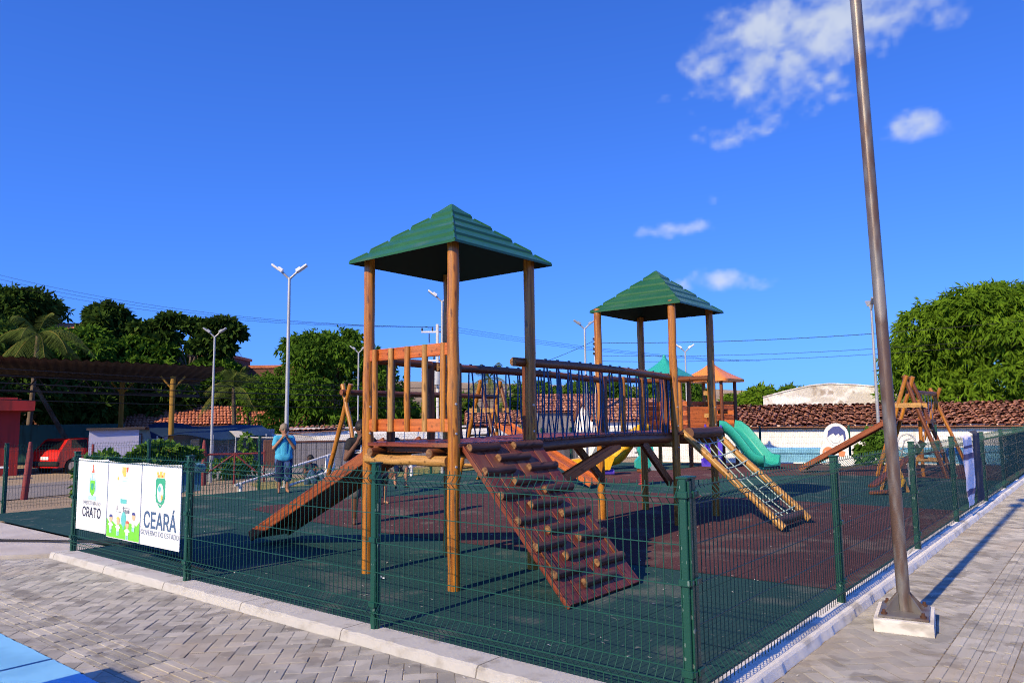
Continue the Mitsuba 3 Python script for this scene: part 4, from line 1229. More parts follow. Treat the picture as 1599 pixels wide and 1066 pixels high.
def person(label, J, pos, face, S, skin, hair, shirt, shorts, shirt_sleeve=.55, shorts_len=.75, collar=None, seed=0, shoes=None):
    """J: joints in metres for a figure of scale 1 (about 1.4 m); local x to the figure's left, y forwards; pos on the ground; face: heading angle of +y"""
    key = thing('person', label, 'person')
    R = rotz(face - math.pi / 2) * S
    Tm = lambda a: np.asarray(a, float)
    def place(tm):
        tm = tm.copy(); tm.vertices = tm.vertices @ R.T + np.asarray(pos, float); return tm
    b = []
    # torso and head
    hl, hr, sl, sr = (Tm(J[k]) for k in ('hipL', 'hipR', 'shL', 'shR'))
    pel, ch, nk, hd = (hl + hr) / 2, (sl + sr) / 2 - [0, 0, .05], Tm(J['neck']), Tm(J['head'])
    look = unit(J.get('look', (0, 1, 0)))
    b += [((hl, .085), (hr, .085)), ((pel + [0, 0, .02], .095), (ch, .095)), ((sl * .8 + sr * .2, .062), (sr * .8 + sl * .2, .062)), ((ch + [0, 0, .03], .075), (nk, .045)), ((nk, .043), (hd - [0, 0, .06], .045))]
    b += [((hd + [0, 0, .025], .088), (hd - look * .015 + [0, 0, .01], .090)), ((hd + [0, 0, .0], .078), (hd + look * .035 - [0, 0, .075], .042))]
    b += [((hd + look * .082 + [0, 0, .0], .010), (hd + look * .098 - [0, 0, .028], .014))]
    for s_ in ('L', 'R'):
        sh, el, wr, hip, kn, an, to = (Tm(J[k + s_]) for k in ('sh', 'el', 'wr', 'hip', 'kn', 'an', 'to'))
        b += [((sh, .052), (el, .037)), ((el, .037), (wr, .025)), ((hip, .082), (kn, .054)), ((kn, .052), (kn * .6 + an * .4, .048)), ((kn * .6 + an * .4, .048), (an, .032))]
        b += [((an - [0, 0, .012], .033), (to, .022)), ((an - [0, 0, .02], .030), (an * 1.18 - to * .18 - [0, 0, .01], .024))]
        # hand: palm, four fingers, thumb
        hdv = unit(J.get('hand' + s_, wr - el)); side = unit(np.cross(hdv, J.get('palm' + s_, (0, 1, .2))))
        nrm_ = np.cross(side, hdv)
        pc = wr + hdv * .055
        b += [((wr, .022), (pc - side * .018, .016)), ((wr, .022), (pc + side * .018, .016)), ((pc - side * .02, .0155), (pc + side * .02, .0155))]
        for q, ln in ((-.027, .046), (-.009, .056), (.009, .052), (.027, .040)):
            k0 = pc + side * q + hdv * .008; k1 = k0 + hdv * ln * .55 + nrm_ * .006; k2 = k1 + hdv * ln * .35 + nrm_ * .02
            b += [((k0, .0085), (k1, .0078)), ((k1, .0078), (k2, .0065))]
        th0 = wr + hdv * .025 + side * .022; th1 = th0 + hdv * .028 + side * .022; th2 = th1 + hdv * .022 + nrm_ * .01
        b += [((th0, .011), (th1, .009)), ((th1, .009), (th2, .0075))]
    put('body', MB().soft(place(chain_body(b, .017, 4))), skin, key)
    # shirt
    c = [((sl, .066), (sr, .066)), ((ch, .112), (pel + [0, 0, .06], .120)), ((pel + [-.055, 0, .02], .124), (pel + [.055, 0, .02], .124)), ((sl, .06), (pel + [.06, 0, .05], .10)), ((sr, .06), (pel + [-.06, 0, .05], .10)), ((ch + [0, 0, .04], .08), (nk - [0, 0, .02], .055))]
    for s_ in ('L', 'R'):
        sh, el = Tm(J['sh' + s_]), Tm(J['el' + s_])
        c += [((sh, .068), (sh + (el - sh) * shirt_sleeve, .062))]
    tm = place(chain_body(c, .02, 5))
    tm.vertices += .008 * S * (np.stack([meshkit.fbm(tm.vertices * 9 + seed, 2, seed + k) for k in range(3)], -1) - .5)
    put('shirt', MB().soft(tm), shirt, key)
    c = [((hl - [0, 0, .03], .100), (hr - [0, 0, .03], .100)), ((hl + [0, 0, .03], .092), (hr + [0, 0, .03], .092))]
    for s_ in ('L', 'R'):
        hip, kn, an = Tm(J['hip' + s_]), Tm(J['kn' + s_]), Tm(J['an' + s_])
        e = hip + (kn - hip) * min(shorts_len, 1)
        c += [((hip - [0, 0, .04], .098), (e, .090))]
        if shorts_len > 1: c += [((kn, .088), (kn + (an - kn) * (shorts_len - 1), .092))]
    tm = place(chain_body(c, .02, 5))
    tm.vertices += .010 * S * (np.stack([meshkit.fbm(tm.vertices * 8 + seed + 4, 2, seed + k) for k in range(3)], -1) - .5)
    put('shorts', MB().soft(tm), shorts, key)
    # hair, eyes, mouth, ears
    c = [((hd + [0, 0, .045] - look * .02, .088), (hd + [0, 0, .03] + look * .012, .085)), ((hd + [0, 0, .03] - look * .035, .085), (hd - look * .05 - [0, 0, .03], .062))]
    tm = place(chain_body(c, .016, 2))
    tm.vertices += .010 * S * (np.stack([meshkit.fbm(tm.vertices * 45, 2, seed + k) for k in range(3)], -1) - .5)
    put('hair', MB().soft(tm), hair, key)
    sdv = unit(np.cross(look, [0, 0, 1]))
    W_ = lambda a: np.asarray(a) @ R.T + np.asarray(pos, float)
    for s_ in (-1, 1):
        put('eye', MB().ball(W_(hd + look * .079 + sdv * s_ * .032 + [0, 0, .004]), .0105 * S, 1), 'eye', key)
        put('ear', MB().ball(W_(hd + sdv * s_ * .090 - [0, 0, .005]), .022 * S, 1, (.7, .7, 1.25)), skin, key)
    put('mouth', MB().tube([W_(hd + look * .071 + sdv * q - [0, 0, .058]) for q in (-.022, 0, .022)], .006 * S, 6), 'lip', key)
    if shoes:
        for s_ in ('L', 'R'):
            an, to = Tm(J['an' + s_]), Tm(J['to' + s_])
            put('sandal', MB().soft(place(chain_body([((an - [0, 0, .028], .036), (to + [0, .01, -.004], .03))], .02, 2))), shoes, key)
    return key


def stand(**kw):
    J = dict(hipL=(.075, 0, .70), hipR=(-.075, 0, .70), knL=(.08, .02, .38), knR=(-.08, .02, .38), anL=(.085, -.01, .055), anR=(-.085, -.01, .055), toL=(.10, .12, .024), toR=(-.10, .12, .024),
             shL=(.145, 0, 1.095), shR=(-.145, 0, 1.095), neck=(0, 0, 1.15), head=(0, .015, 1.275), elL=(.19, -.02, .85), elR=(-.19, -.02, .85), wrL=(.20, .06, .66), wrR=(-.20, .06, .66))
    J.update(kw)
    return J


to_cam = lambda p_: math.atan2(EYE[1] - p_[1], EYE[0] - p_[0])
# boy in the sky blue shirt, hands raised to his mouth
p0 = np.array([-11.35, 5.30, 0.004])
person('barefoot boy in a sky blue T-shirt and plaid shorts holding both hands to his mouth', stand(elL=(.205, .05, .90), elR=(-.205, .05, .90), wrL=(.055, .135, 1.10), wrR=(-.055, .135, 1.10),
       handL=(-.45, .2, .85), handR=(.45, .2, .85), palmL=(-1, -.3, 0), palmR=(1, -.3, 0)), p0, to_cam(p0) + .12, .985, 'skin', 'hair_blond', 'cloth_aqua', 'cloth_plaid', .6, 1.25, seed=3)
# boy in the black shirt behind the slide, one hand to the face
p0 = np.array([-6.50, 3.28, 0.004])
k = person('boy in a black shirt with white stripes behind the plank slide, hand at face', stand(elL=(.21, .06, .88), wrL=(.07, .15, 1.10), handL=(-.3, .1, .9), palmL=(-1, -.3, 0), elR=(-.24, .05, .86), wrR=(-.36, .18, .70),
           look=(.25, 1, -.12)), p0, to_cam(p0) + .15, 1.02, 'skin_dark', 'hair_black', 'cloth_black', 'cloth_grey', .35, .9, seed=5)
R_ = rotz(to_cam(p0) + .15 - math.pi / 2) * 1.02
st = MB()
for q in (((-.012, .115, .78), (-.012, .122, 1.06)), ((.02, .115, .78), (.02, .122, 1.06)), ((-.10, .10, .985), (.10, .10, .985)), ((-.10, .10, .955), (.10, .10, .955))):
    a, b = (np.array(v) @ R_.T + p0 for v in q)
    st.tube([a, (a + b) / 2 + unit(R_[:, 1]) * .012, b], .009, 5)
put('stripe', st, 'cloth_white', k)
# child sitting on a swing, seen under the near platform
p0 = np.array([-9.45, 6.62, 0.06])
f_ = to_cam(p0) + .30
person('child in grey shorts sitting on the swing, seen below the near platform', dict(hipL=(.08, 0, .55), hipR=(-.08, 0, .55), knL=(.13, .32, .50), knR=(-.13, .32, .50), anL=(.16, .40, .13), anR=(-.10, .38, .13), toL=(.19, .52, .09), toR=(-.11, .50, .09),
       shL=(.14, -.04, .94), shR=(-.14, -.04, .94), neck=(0, -.03, .995), head=(0, .0, 1.11), elL=(.20, .10, .76), elR=(-.20, .10, .76), wrL=(.06, .24, .63), wrR=(-.06, .24, .63)), p0, f_, .82, 'skin', 'hair_black', 'cloth_white', 'cloth_grey', .5, .85, seed=8, shoes='cloth_black')
# child standing behind the tower post
p0 = np.array([-8.13, 5.08, 0.004])
person('child mostly hidden by the left post of the near tower, only bare legs showing', stand(), p0, to_cam(p0) + .5, .72, 'skin_light', 'hair_black', 'cloth_grey', 'cloth_black', .5, .55, seed=9)
# man sitting on the slope
p0 = np.array([-16.9, 9.95, float(terrain(np.array(-16.9), np.array(9.95))) + .03])
person('man in a dark vest and jeans sitting on the grass slope beyond the white handrail', dict(hipL=(.08, 0, .12), hipR=(-.08, 0, .12), knL=(.14, .34, .40), knR=(-.14, .34, .40), anL=(.12, .52, .06), anR=(-.12, .52, .06), toL=(.14, .65, .03), toR=(-.14, .65, .03),
       shL=(.16, -.04, .56), shR=(-.16, -.04, .56), neck=(0, -.02, .62), head=(0, .02, .75), elL=(.22, .14, .40), elR=(-.22, .14, .40), wrL=(.12, .34, .46), wrR=(-.12, .34, .46)), p0, to_cam(p0) + .5, 1.05, 'skin_dark', 'hair_black', 'cloth_charcoal', 'cloth_denim', .1, 1.7, seed=12)


# ------------------------------------------------------------------ cloths hung over the right fence
def cloth(name, label, y0, y1, ztop, zbot, m, seed, bands=()):
    t = thing(name, label, 'cloth')
    nx, nz = 12, 26
    rs = np.random.default_rng(seed)
    ph_ = rs.uniform(0, 6, 4)
    def surf(side, off=0.0):
        V = []
        for i in range(nx + 1):
            for j in range(nz + 1):
                a = i / nx; b = j / nz
                z = ztop - (ztop - zbot) * b
                y = y0 + (y1 - y0) * a + .03 * math.sin(5 * b + ph_[0]) * b
                fold = .013 * math.sin(9 * a + 5 * b + ph_[1]) * min(1, b * 2) + .010 * math.sin(15 * b + 4 * a + ph_[2]) * b
                x = (.075 + fold + off) if side > 0 else (-.03 - fold * .5)
                if j == 0: x = .02
                V.append((x, y, z))
        return np.array(V)
    i = np.arange((nx + 1) * (nz + 1)).reshape(nx + 1, nz + 1)
    f = np.stack([i[:-1, :-1], i[:-1, 1:], i[1:, 1:], i[1:, :-1]], -1).reshape(-1, 4)
    put('sheet', MB().add(surf(1), f), m, t)
    for (b0, b1, mm) in bands:
        j0, j1 = int(b0 * nz), max(int(b1 * nz), int(b0 * nz) + 1)
        V = surf(1, .004).reshape(nx + 1, nz + 1, 3)[:, j0:j1 + 1]
        n2 = V.shape[1]; ii = np.arange((nx + 1) * n2).reshape(nx + 1, n2)
        put('band', MB().add(V.reshape(-1, 3), np.stack([ii[:-1, :-1], ii[:-1, 1:], ii[1:, 1:], ii[1:, :-1]], -1).reshape(-1, 4)), mm, t)
    return t


cloth('towel', 'white towel with dark violet bands hung over the right fence', 8.35, 9.15, 1.12, .14, 'cloth_towel', 4, ((.30, .36, 'cloth_towel_dark'), (.16, .22, 'cloth_towel_dark'), (.80, .88, 'cloth_towel_dark')))
cloth('garment', 'charcoal garment hung on the right fence beside the white towel', 9.25, 9.95, 1.16, .12, 'cloth_charcoal', 6)

# benches
def bench(p_, ang, ln, label, w=.42, h=.46, wide=True, z=0.0):
    t = thing('bench', label, 'bench', 'painted concrete benches')
    R = rotz(ang)
    put('seat', MB().box(np.array([p_[0], p_[1], z + h - .09]), (ln, w, .18), R, bevel=.03), 'paint_bench' if wide else 'paint_blue', t)
    put('body', MB().box(np.array([p_[0], p_[1], z + (h - .18) / 2]), (ln - (.16 if wide else .0), w - .12, h - .18), R), 'paint_bench' if wide else 'paint_blue', t)
    return t


bench((-13.55, 3.75), 1.45, 1.9, 'weathered blue concrete bench beside the boy, beyond the banners', .5, .56)
bench((-6.05, 19.75), .333, 1.9, 'light blue bench left of the cut-out board, against the white wall', .4, .44, False)
bench((-2.4, 21.0), .333, 1.9, 'light blue bench behind the right log play frame', .4, .44, False)
bench((-.85, 21.55), .333, 1.0, 'light blue bench farthest right, seen through the right fence', .4, .5, False)

# cables lying at the gate
for k, off in enumerate((0, .09)):
    solo('power_cable', MB().tube([(-12.0, -.75 + off, -.01), (-10.4, -.5 + off * 1.4, -.008), (-9.2, -.28 + off, -.006), (-8.5, .12 + off * .5, .0), (-7.9, .36 + off, .014), (-7.2, .5 + off * .8, .014), (-6.2, .42 + off, .014), (-5.2, .3 + off * 1.5, .014)], .010, 8), 'cable',
         ['black cable nearest the pavement, snaking through the playground opening', 'black cable on the rubber side of its twin in the playground opening'][k], 'cable')

# white handrails of the ramp going down to the street
def handrail(label, P_, dz):
    t = thing('handrail', label, 'handrail')
    P_ = [np.asarray(q, float) for q in P_]
    d = unit(P_[0] - P_[1]) * .28
    put('top_rail', MB().tube([P_[1], P_[0], P_[0] + d * .7, P_[0] + d + [0, 0, -.08], P_[0] + d + [0, 0, -dz + .08], P_[0] + d * .7 - [0, 0, dz], P_[0] - [0, 0, dz]], .032, 10), 'paint_white', t)
    put('lower_rail', MB().tube([P_[0] - [0, 0, dz], P_[1] - [0, 0, dz]], .03, 10), 'paint_white', t)
    for q in np.linspace(0, .95, 3):
        c = P_[0] + (P_[1] - P_[0]) * q
        put('post', MB().tube([c + [0, 0, .02], [c[0], c[1], min(float(terrain(c[0], c[1])), c[2] - .5) - .05]], .05, 10), 'paint_white', t)


handrail('white tubular handrail ending in a loop, right of the boy in blue', [(-14.25, 8.55, .52), (-13.80, 5.7, .0)], .42)
handrail('white tubular handrail seen under the near platform', [(-13.9, 11.2, .52), (-14.1, 8.9, .0)], .42)


# ------------------------------------------------------------------ street lamps, poles and cables
def lamp(label, x, y, ztop, ang, white=True, z0=-.15):
    t = thing('street_lamp', label, 'street lamp', 'double headed street lamps')
    z0 = min(z0, float(terrain(np.array(x), np.array(y))))
    put('pole', MB().tube([(x, y, z0), (x, y, (z0 + ztop) / 2), (x, y, ztop)], [.050, .042, .032], 14), 'galvanised', t)
    d = np.array([math.cos(ang), math.sin(ang), 0])
    for s_ in (-1, 1):
        a = np.array([x, y, ztop - .04]); b = a + d * s_ * .17 + [0, 0, .17]
        put('arm', MB().tube([a, b], .026, 8), 'galvanised', t)
        ax = unit(d * s_ + np.array([0, 0, .75])); sd_ = np.cross([0, 0, 1], d); up_ = np.cross(sd_, ax) * 1.0
        if up_[2] < 0: up_ = -up_
        R = np.stack([ax, np.cross(up_, ax), up_], 1)
        hk = put('head', MB().box(b + ax * .13, (.30, .15, .05), R, bevel=.015).box(b + ax * .06 + up_ * .04, (.13, .10, .05), R, bevel=.012), 'lamp_white' if white else 'galvanised', t)
        put('lens', MB().box(b + ax * .16 - up_ * .027, (.2, .11, .008), R), 'lamp_glass', hk)
    return t


CR = math.atan2(.629, .778)   # the direction that reads as right from the square
lamp('grey double lamp left of the boy in blue, before the dark canopy', -22.77, 10.08, 4.44, CR + .1, False, -.8)
lamp('tall white double lamp rising right behind the boy in blue', -12.75, 6.30, 4.70, CR + .1, True)
lamp('white double lamp behind the near tower, beside the utility pole with crossarms', -12.96, 11.5, 4.79, CR + .1, True)
lamp('distant grey double lamp in front of the round mango tree', -25.15, 18.46, 4.55, CR, False, -.8)
lamp('slim lamp post between the white wall and the rusty column', -3.62, 19.95, 4.50, CR + 1.35, False)
lamp('white double lamp behind the far tower, above the teal bell roof', -12.61, 26.2, 4.25, CR, True, -.8)
lamp('lamp half hidden by the left post of the far tower', -13.0, 18.9, 4.66, CR + .1, False)


def util_pole(label, x, y, z0, zt, ang, cross, gear):
    t = thing('utility_pole', label, 'utility pole')
    put('pole', MB().bar((x, y, z0), (x, y, zt), .22, .16, up=(math.cos(ang), math.sin(ang), 0), bevel=.02), 'pole_concrete', t)
    d = np.array([math.cos(ang), math.sin(ang), 0])
    c = np.array([x, y, 0])
    for z, w in cross:
        put('crossarm', MB().bar(c - d * w + [0, 0, z] + np.array([-d[1], d[0], 0]) * .13, c + d * w + [0, 0, z] + np.array([-d[1], d[0], 0]) * .13, .09, .1), 'pole_concrete', t)
        for q in np.linspace(-w * .95, w * .95, 4):
            e = c + d * q + np.array([-d[1], d[0], 0]) * .13
            put('insulator', MB().tube([e + [0, 0, z + .05], e + [0, 0, z + .12], e + [0, 0, z + .2], e + [0, 0, z + .3]], [.02, .06, .05, .02], 8), 'dark_iron', t)
    if gear:
        for q in (-.5, .0, .5):
            e = c + d * q
            put('fuse_cutout', MB().tube([e + [0, 0, cross[0][0] - .12], e + [0, 0, cross[0][0] - .65]], .035, 6).tube([e + [.05, 0, cross[0][0] - .65], e + [.05, 0, cross[0][0] - 1.5]], .012, 5), 'dark_iron', t)
        put('transformer', MB().tube([c + [.3, -.25, zt - 3.7], c + [.3, -.25, zt - 2.8]], .3, 14), 'galvanised', t)
    else:
        for z in (zt - .15, zt - .42, zt - .69, zt - .95):
            put('insulator', MB().tube([c + d * .13 + [0, 0, z - .06], c + d * .13 + [0, 0, z + .06]], .05, 8).tube([c - d * .13 + [0, 0, z - .06], c - d * .13 + [0, 0, z + .06]], .05, 8), 'dark_iron', t)
    return t


util_pole('concrete utility pole with crossarms and fuses, partly behind the near tower post', -29.96, 28.45, -.9, 7.2, CR, ((6.75, 1.0), (5.0, .7)), True)
util_pole('white concrete utility pole with stacked insulators left of the far tower', -19.75, 30.25, -.9, 5.8, CR + .2, (), False)


def wire(label, a, b, sag, r=.012, n=24):
    a, b = np.asarray(a, float), np.asarray(b, float)
    t_ = np.linspace(0, 1, n)
    P_ = a + (b - a) * t_[:, None]; P_[:, 2] -= sag * 4 * t_ * (1 - t_)
    solo('overhead_cable', MB().tube(P_, r, 5), 'cable', label, 'cable', 'overhead cables')


for k in range(3):
    d = np.array([.778, .629, 0]) * (-.8 + .8 * k)
    wire(['leftmost', 'middle', 'highest'][k] + ' of three thin power lines crossing the left sky', np.array([-29.96, 28.45, 7.05]) + d, np.array([-62.0, 13.0, 13.0 - .55 * k]) + d, 1.0, .011)
    wire(['left', 'middle', 'right'][k] + ' wire of three running right from the crossarms', np.array([-29.96, 28.45, 7.05]) + d, np.array([-19.75, 52.0, 5.6]) + d, .35, .010)
wire('dark service cable from the white utility pole to the left', (-19.75, 30.25, 5.6), (-26.5, 31.5, 4.3), .15, .014)
for k, (z, ze) in enumerate(((5.45, 5.9), (4.75, 5.2), (4.45, 5.0))):
    wire(['upper cable crossing the sky to the right of the far tower', 'middle thin cable crossing before the mango tree', 'lowest thin cable crossing before the mango tree'][k], (-19.75, 30.25, z), (6.0, 36.5, ze), .55, .016 if k == 0 else .011)
for k, z in enumerate((3.15, 2.95, 2.72, 2.5, 2.2)):
    wire(['top', 'second', 'third and thickest', 'fourth', 'lowest'][k] + ' of five low cables before the dark canopy', (-26.0 - .2 * k, -1.0, z + .25), (-24.5 - .2 * k, 32.0, z), .28, .014 if k != 2 else .022)


# ------------------------------------------------------------------ buildings
def tiled(a0, a1, b0, b1, tw=.24, tl=.42, jit=.02):
    """barrel tiles on the slope between the eave a0-a1 and the ridge b0-b1"""
    a0, a1, b0, b1 = (np.asarray(q, float) for q in (a0, a1, b0, b1))
    W = np.linalg.norm(a1 - a0); H = np.linalg.norm((b0 + b1 - a0 - a1) / 2)
    nc, nr_ = max(2, int(W / tw)), max(2, int(H / tl))
    n = unit(np.cross(a1 - a0, b0 - a0)); n = n if n[2] > 0 else -n
    mb = MB()
    al = np.linspace(0, math.pi, 6)
    rs = np.random.default_rng(int(abs(a0[0] * 100)) % 9999)
    vs, us, fs = [], [], []
    pat = np.array([[k, k + 1, k + 7, k + 6] for k in range(5)])
    cnt = 0
    for i in range(nc):
        for j in range(nr_):
            u0 = (i + .5) / nc; v0, v1 = j / nr_, (j + 1.12) / nr_
            v1 = min(v1, 1.0)
            pt = lambda u_, v_: (a0 * (1 - u_) + a1 * u_) * (1 - v_) + (b0 * (1 - u_) + b1 * u_) * v_
            p0, p1 = pt(u0, v0), pt(u0, v1)
            x = unit(a1 - a0)
            r0, r1 = W / nc * .56, W / nc * .46
            dx, dz = rs.normal(0, jit * .6), rs.normal(0, jit * .5)
            for p_, r_, lift in ((p0, r0, .035), (p1, r1, .0)):
                vs.append(p_ + x * dx + n * (lift + dz) + np.cos(al)[:, None] * x * r_ + np.sin(al)[:, None] * n * r_ * .8)
            us.append(np.repeat(rs.uniform(0, 90, (1, 2)), 12, 0))
            fs.append(pat + cnt); cnt += 12
    mb.add(np.vstack(vs), np.vstack(fs), np.vstack(us))
    lo = -n * .03
    mb.add([a0 + lo, a1 + lo, b1 + lo, b0 + lo], [[0, 1, 2, 3]], np.full((4, 2), 33.3))
    return mb


# long low house with the white wall along the back of the playground
t = thing('long_house', 'long low house with a white wall and weathered barrel tiles behind the playground', 'house')
wd = unit([.972, .236, 0]); wn = np.array([-wd[1], wd[0], 0])
w0 = np.array([-11.2, 20.15, 0]); WL = 24.0
c = w0 + wd * WL / 2
put('wall', MB().bar(c - wd * WL / 2 + wn * .1 + [0, 0, .05], c + wd * WL / 2 + wn * .1 + [0, 0, .05], .2, 2.1), 'wall_white', t)
ea, eb = w0 - wn * .25 + [0, 0, 1.06], w0 + wd * WL - wn * .25 + [0, 0, 1.06]
ra_, rb_ = w0 + wn * 3.3 + [0, 0, 1.78], w0 + wd * WL + wn * 3.3 + [0, 0, 1.78]
rk = put('roof', MB().bar(ra_ - [0, 0, .05], rb_ - [0, 0, .05], .3, .04), 'terracotta', t)
put('roof_tile', tiled(ea, eb, ra_, rb_, .175, .30, .035), 'terracotta', rk, kind='stuff')
put('roof_tile', tiled(ra_ + wn * 3.2 - [0, 0, .7], rb_ + wn * 3.2 - [0, 0, .7], ra_, rb_, .175, .6, .03), 'terracotta', rk, kind='stuff')
put('fascia', MB().bar(ea + wn * .1 - [0, 0, .05], eb + wn * .1 - [0, 0, .05], .06, .05), 'wood_brown', t)
for q in np.arange(1.0, WL, 2.1):
    e = w0 + wd * q - wn * .14
    put('rafter_end', MB().bar(e + [0, 0, 1.02], e + wn * .14 + [0, 0, 1.06], .07, .10), 'wood_brown', t)
put('end_wall', MB().bar(w0 + [0, 0, .05], w0 + wn * 6.4 + [0, 0, .05], .2, 2.0), 'wall_white', t)

# gabled stained warehouse behind
t = thing('warehouse', 'stained white gabled warehouse wall rising over the tile roof', 'building')
gd = unit([.972, .236, 0]); gn = np.array([-gd[1], gd[0], 0]); g0 = np.array([-14.0, 39.0, 0])
pg = Polygon([(0, -1.5), (8.2, -1.5), (8.2, 2.70), (6.6, 2.80), (4.9, 3.02), (3.6, 3.12), (2.6, 3.05), (1.2, 2.76), (0, 2.45)])
put('gable', MB().poly(pg, -.15, .15, mat4(np.stack([gd, [0, 0, 1], np.cross(gd, [0, 0, 1])], 1), g0)), 'wall_patchy', t)
cp = [(0, 2.45), (1.2, 2.76), (2.6, 3.05), (3.6, 3.12), (4.9, 3.02), (6.6, 2.80), (8.2, 2.70)]
cop = MB()
for a, b in zip(cp[:-1], cp[1:]):
    cop.bar(g0 + gd * a[0] + [0, 0, a[1] + .04], g0 + gd * b[0] + [0, 0, b[1] + .04], .42, .07)
put('coping', cop, 'wall_patchy', t)
put('roof', MB().add([g0 + gd * .1 + gn * .2 + [0, 0, 1.9], g0 + gd * 3.4 + gn * .2 + [0, 0, 3.0], g0 + gd * 3.4 + gn * 14 + [0, 0, 3.0], g0 + gd * .1 + gn * 14 + [0, 0, 1.9]], [[0, 1, 2, 3]])
    .add([g0 + gd * 3.4 + gn * .2 + [0, 0, 3.0], g0 + gd * 8.1 + gn * .2 + [0, 0, 2.5], g0 + gd * 8.1 + gn * 14 + [0, 0, 2.5], g0 + gd * 3.4 + gn * 14 + [0, 0, 3.0]], [[0, 1, 2, 3]]), 'corrugated', t)
put('pipe', MB().tube([g0 + gd * 6.1 + gn * .5 + [0, 0, 2.5], g0 + gd * 6.1 + gn * .5 + [0, 0, 3.2]], .05, 8), 'wall_patchy', t)
put('side_wall', MB().bar(g0 + gd * 8.1 + gn * .2 + [0, 0, .5], g0 + gd * 8.1 + gn * 14 + [0, 0, .5], .2, 4.0).bar(g0 + gd * .1 + gn * .2 + [0, 0, .2], g0 + gd * .1 + gn * 14 + [0, 0, .2], .2, 3.4), 'wall_patchy', t)


def house(label, p_, ang, ln, dp, hw, hr, wallm, roofm='terracotta_red', tw=.22, win=(), z0=None, gable=None):
    """p_: middle of the front wall; ang: direction of the front wall; roof ridge parallel to the front"""
    t = thing('house', label, 'house')
    x = np.array([math.cos(ang), math.sin(ang), 0]); n = np.array([-x[1], x[0], 0])
    p_ = np.array([p_[0], p_[1], 0.0])
    z0 = float(terrain(p_[0], p_[1])) - .3 if z0 is None else z0
    w = MB()
    for s_ in (0, 1):
        w.bar(p_ - x * ln / 2 + n * dp * s_ + [0, 0, (z0 + hw) / 2], p_ + x * ln / 2 + n * dp * s_ + [0, 0, (z0 + hw) / 2], .18, hw - z0)
    put('wall', w, wallm, t)
    for s_ in (-1, 1):
        pg = Polygon([(.1, z0), (dp - .1, z0), (dp - .1, hw), (dp / 2, hr - .08), (.1, hw)])
        put('gable', MB().poly(pg, -.09, .09, mat4(np.stack([n, [0, 0, 1], np.cross(n, [0, 0, 1])], 1), p_ + x * s_ * (ln / 2 - .1))), gable or wallm, t)
    a0, a1 = p_ - x * (ln / 2 + .25) - n * .35 + [0, 0, hw - .12], p_ + x * (ln / 2 + .25) - n * .35 + [0, 0, hw - .12]
    b0, b1 = p_ - x * (ln / 2 + .25) + n * dp / 2 + [0, 0, hr], p_ + x * (ln / 2 + .25) + n * dp / 2 + [0, 0, hr]
    c0, c1 = p_ - x * (ln / 2 + .25) + n * (dp + .35) + [0, 0, hw - .12], p_ + x * (ln / 2 + .25) + n * (dp + .35) + [0, 0, hw - .12]
    rk = put('roof', MB().bar(b0 - [0, 0, .03], b1 - [0, 0, .03], .25, .06), roofm, t)
    put('roof_tile', tiled(a0, a1, b0, b1, tw, .4, .02), roofm, rk, kind='stuff')
    put('roof_tile', tiled(c0, c1, b0, b1, tw, .6, .02), roofm, rk, kind='stuff')
    for (u_, z, ww, hh) in win:
        c_ = p_ + x * u_ - n * .1
        wk = put('window', MB().bar(c_ - x * ww / 2 + [0, 0, z], c_ + x * ww / 2 + [0, 0, z], .06, hh), 'wood_brown', t)
        put('pane', MB().bar(c_ - x * (ww / 2 - .06) - n * .035 + [0, 0, z], c_ + x * (ww / 2 - .06) - n * .035 + [0, 0, z], .02, hh - .12), 'lamp_glass', wk)
    return t


A90 = math.radians(62)
house('small red tiled house with pale green walls, leftmost beyond the blue awning', (-49.2, 17.6), A90, 6.0, 4.5, 1.15, 2.0, 'wall_green', win=((1.5, .2, 1.0, 1.1),))
house('orange tiled house with blue grey walls, middle of three beyond the blue awning', (-46.9, 22.9), A90, 5.2, 5.0, 1.35, 2.5, 'wall_blue', win=((0, .3, 1.0, 1.1),))
house('house with an orange tile roof partly behind the coconut palm', (-44.6, 27.6), A90, 5.0, 5.0, 1.2, 2.25, 'wall_blue', win=((0, .2, 1.0, 1.1),))
house('small yellow house with a brown tile roof behind the red car', (-53.8, 15.2), A90, 4.6, 4.5, .95, 2.0, 'wall_yellow', 'terracotta', win=((0, .2, .9, .9),))
house('house with a pinkish tile roof and dark wall seen through the rope bridge', (-23.9, 33.6), CR + .1, 3.8, 5.0, 1.9, 2.9, 'wall_grey', 'terracotta', .22, win=((.6, .6, .9, .9),))
house('low house with a terracotta roof between the white utility pole and the teal bell roof', (-17.6, 31.5), CR + .1, 5.4, 5.5, 1.35, 2.45, 'wall_white', 'terracotta', .22, win=((-.6, .4, .9, .8),))
house('house with a terracotta roof and pale wall left of the rope bridge post', (-27.6, 31.0), CR + .1, 3.0, 4.0, 1.25, 1.9, 'wall_stained', 'terracotta', .22)

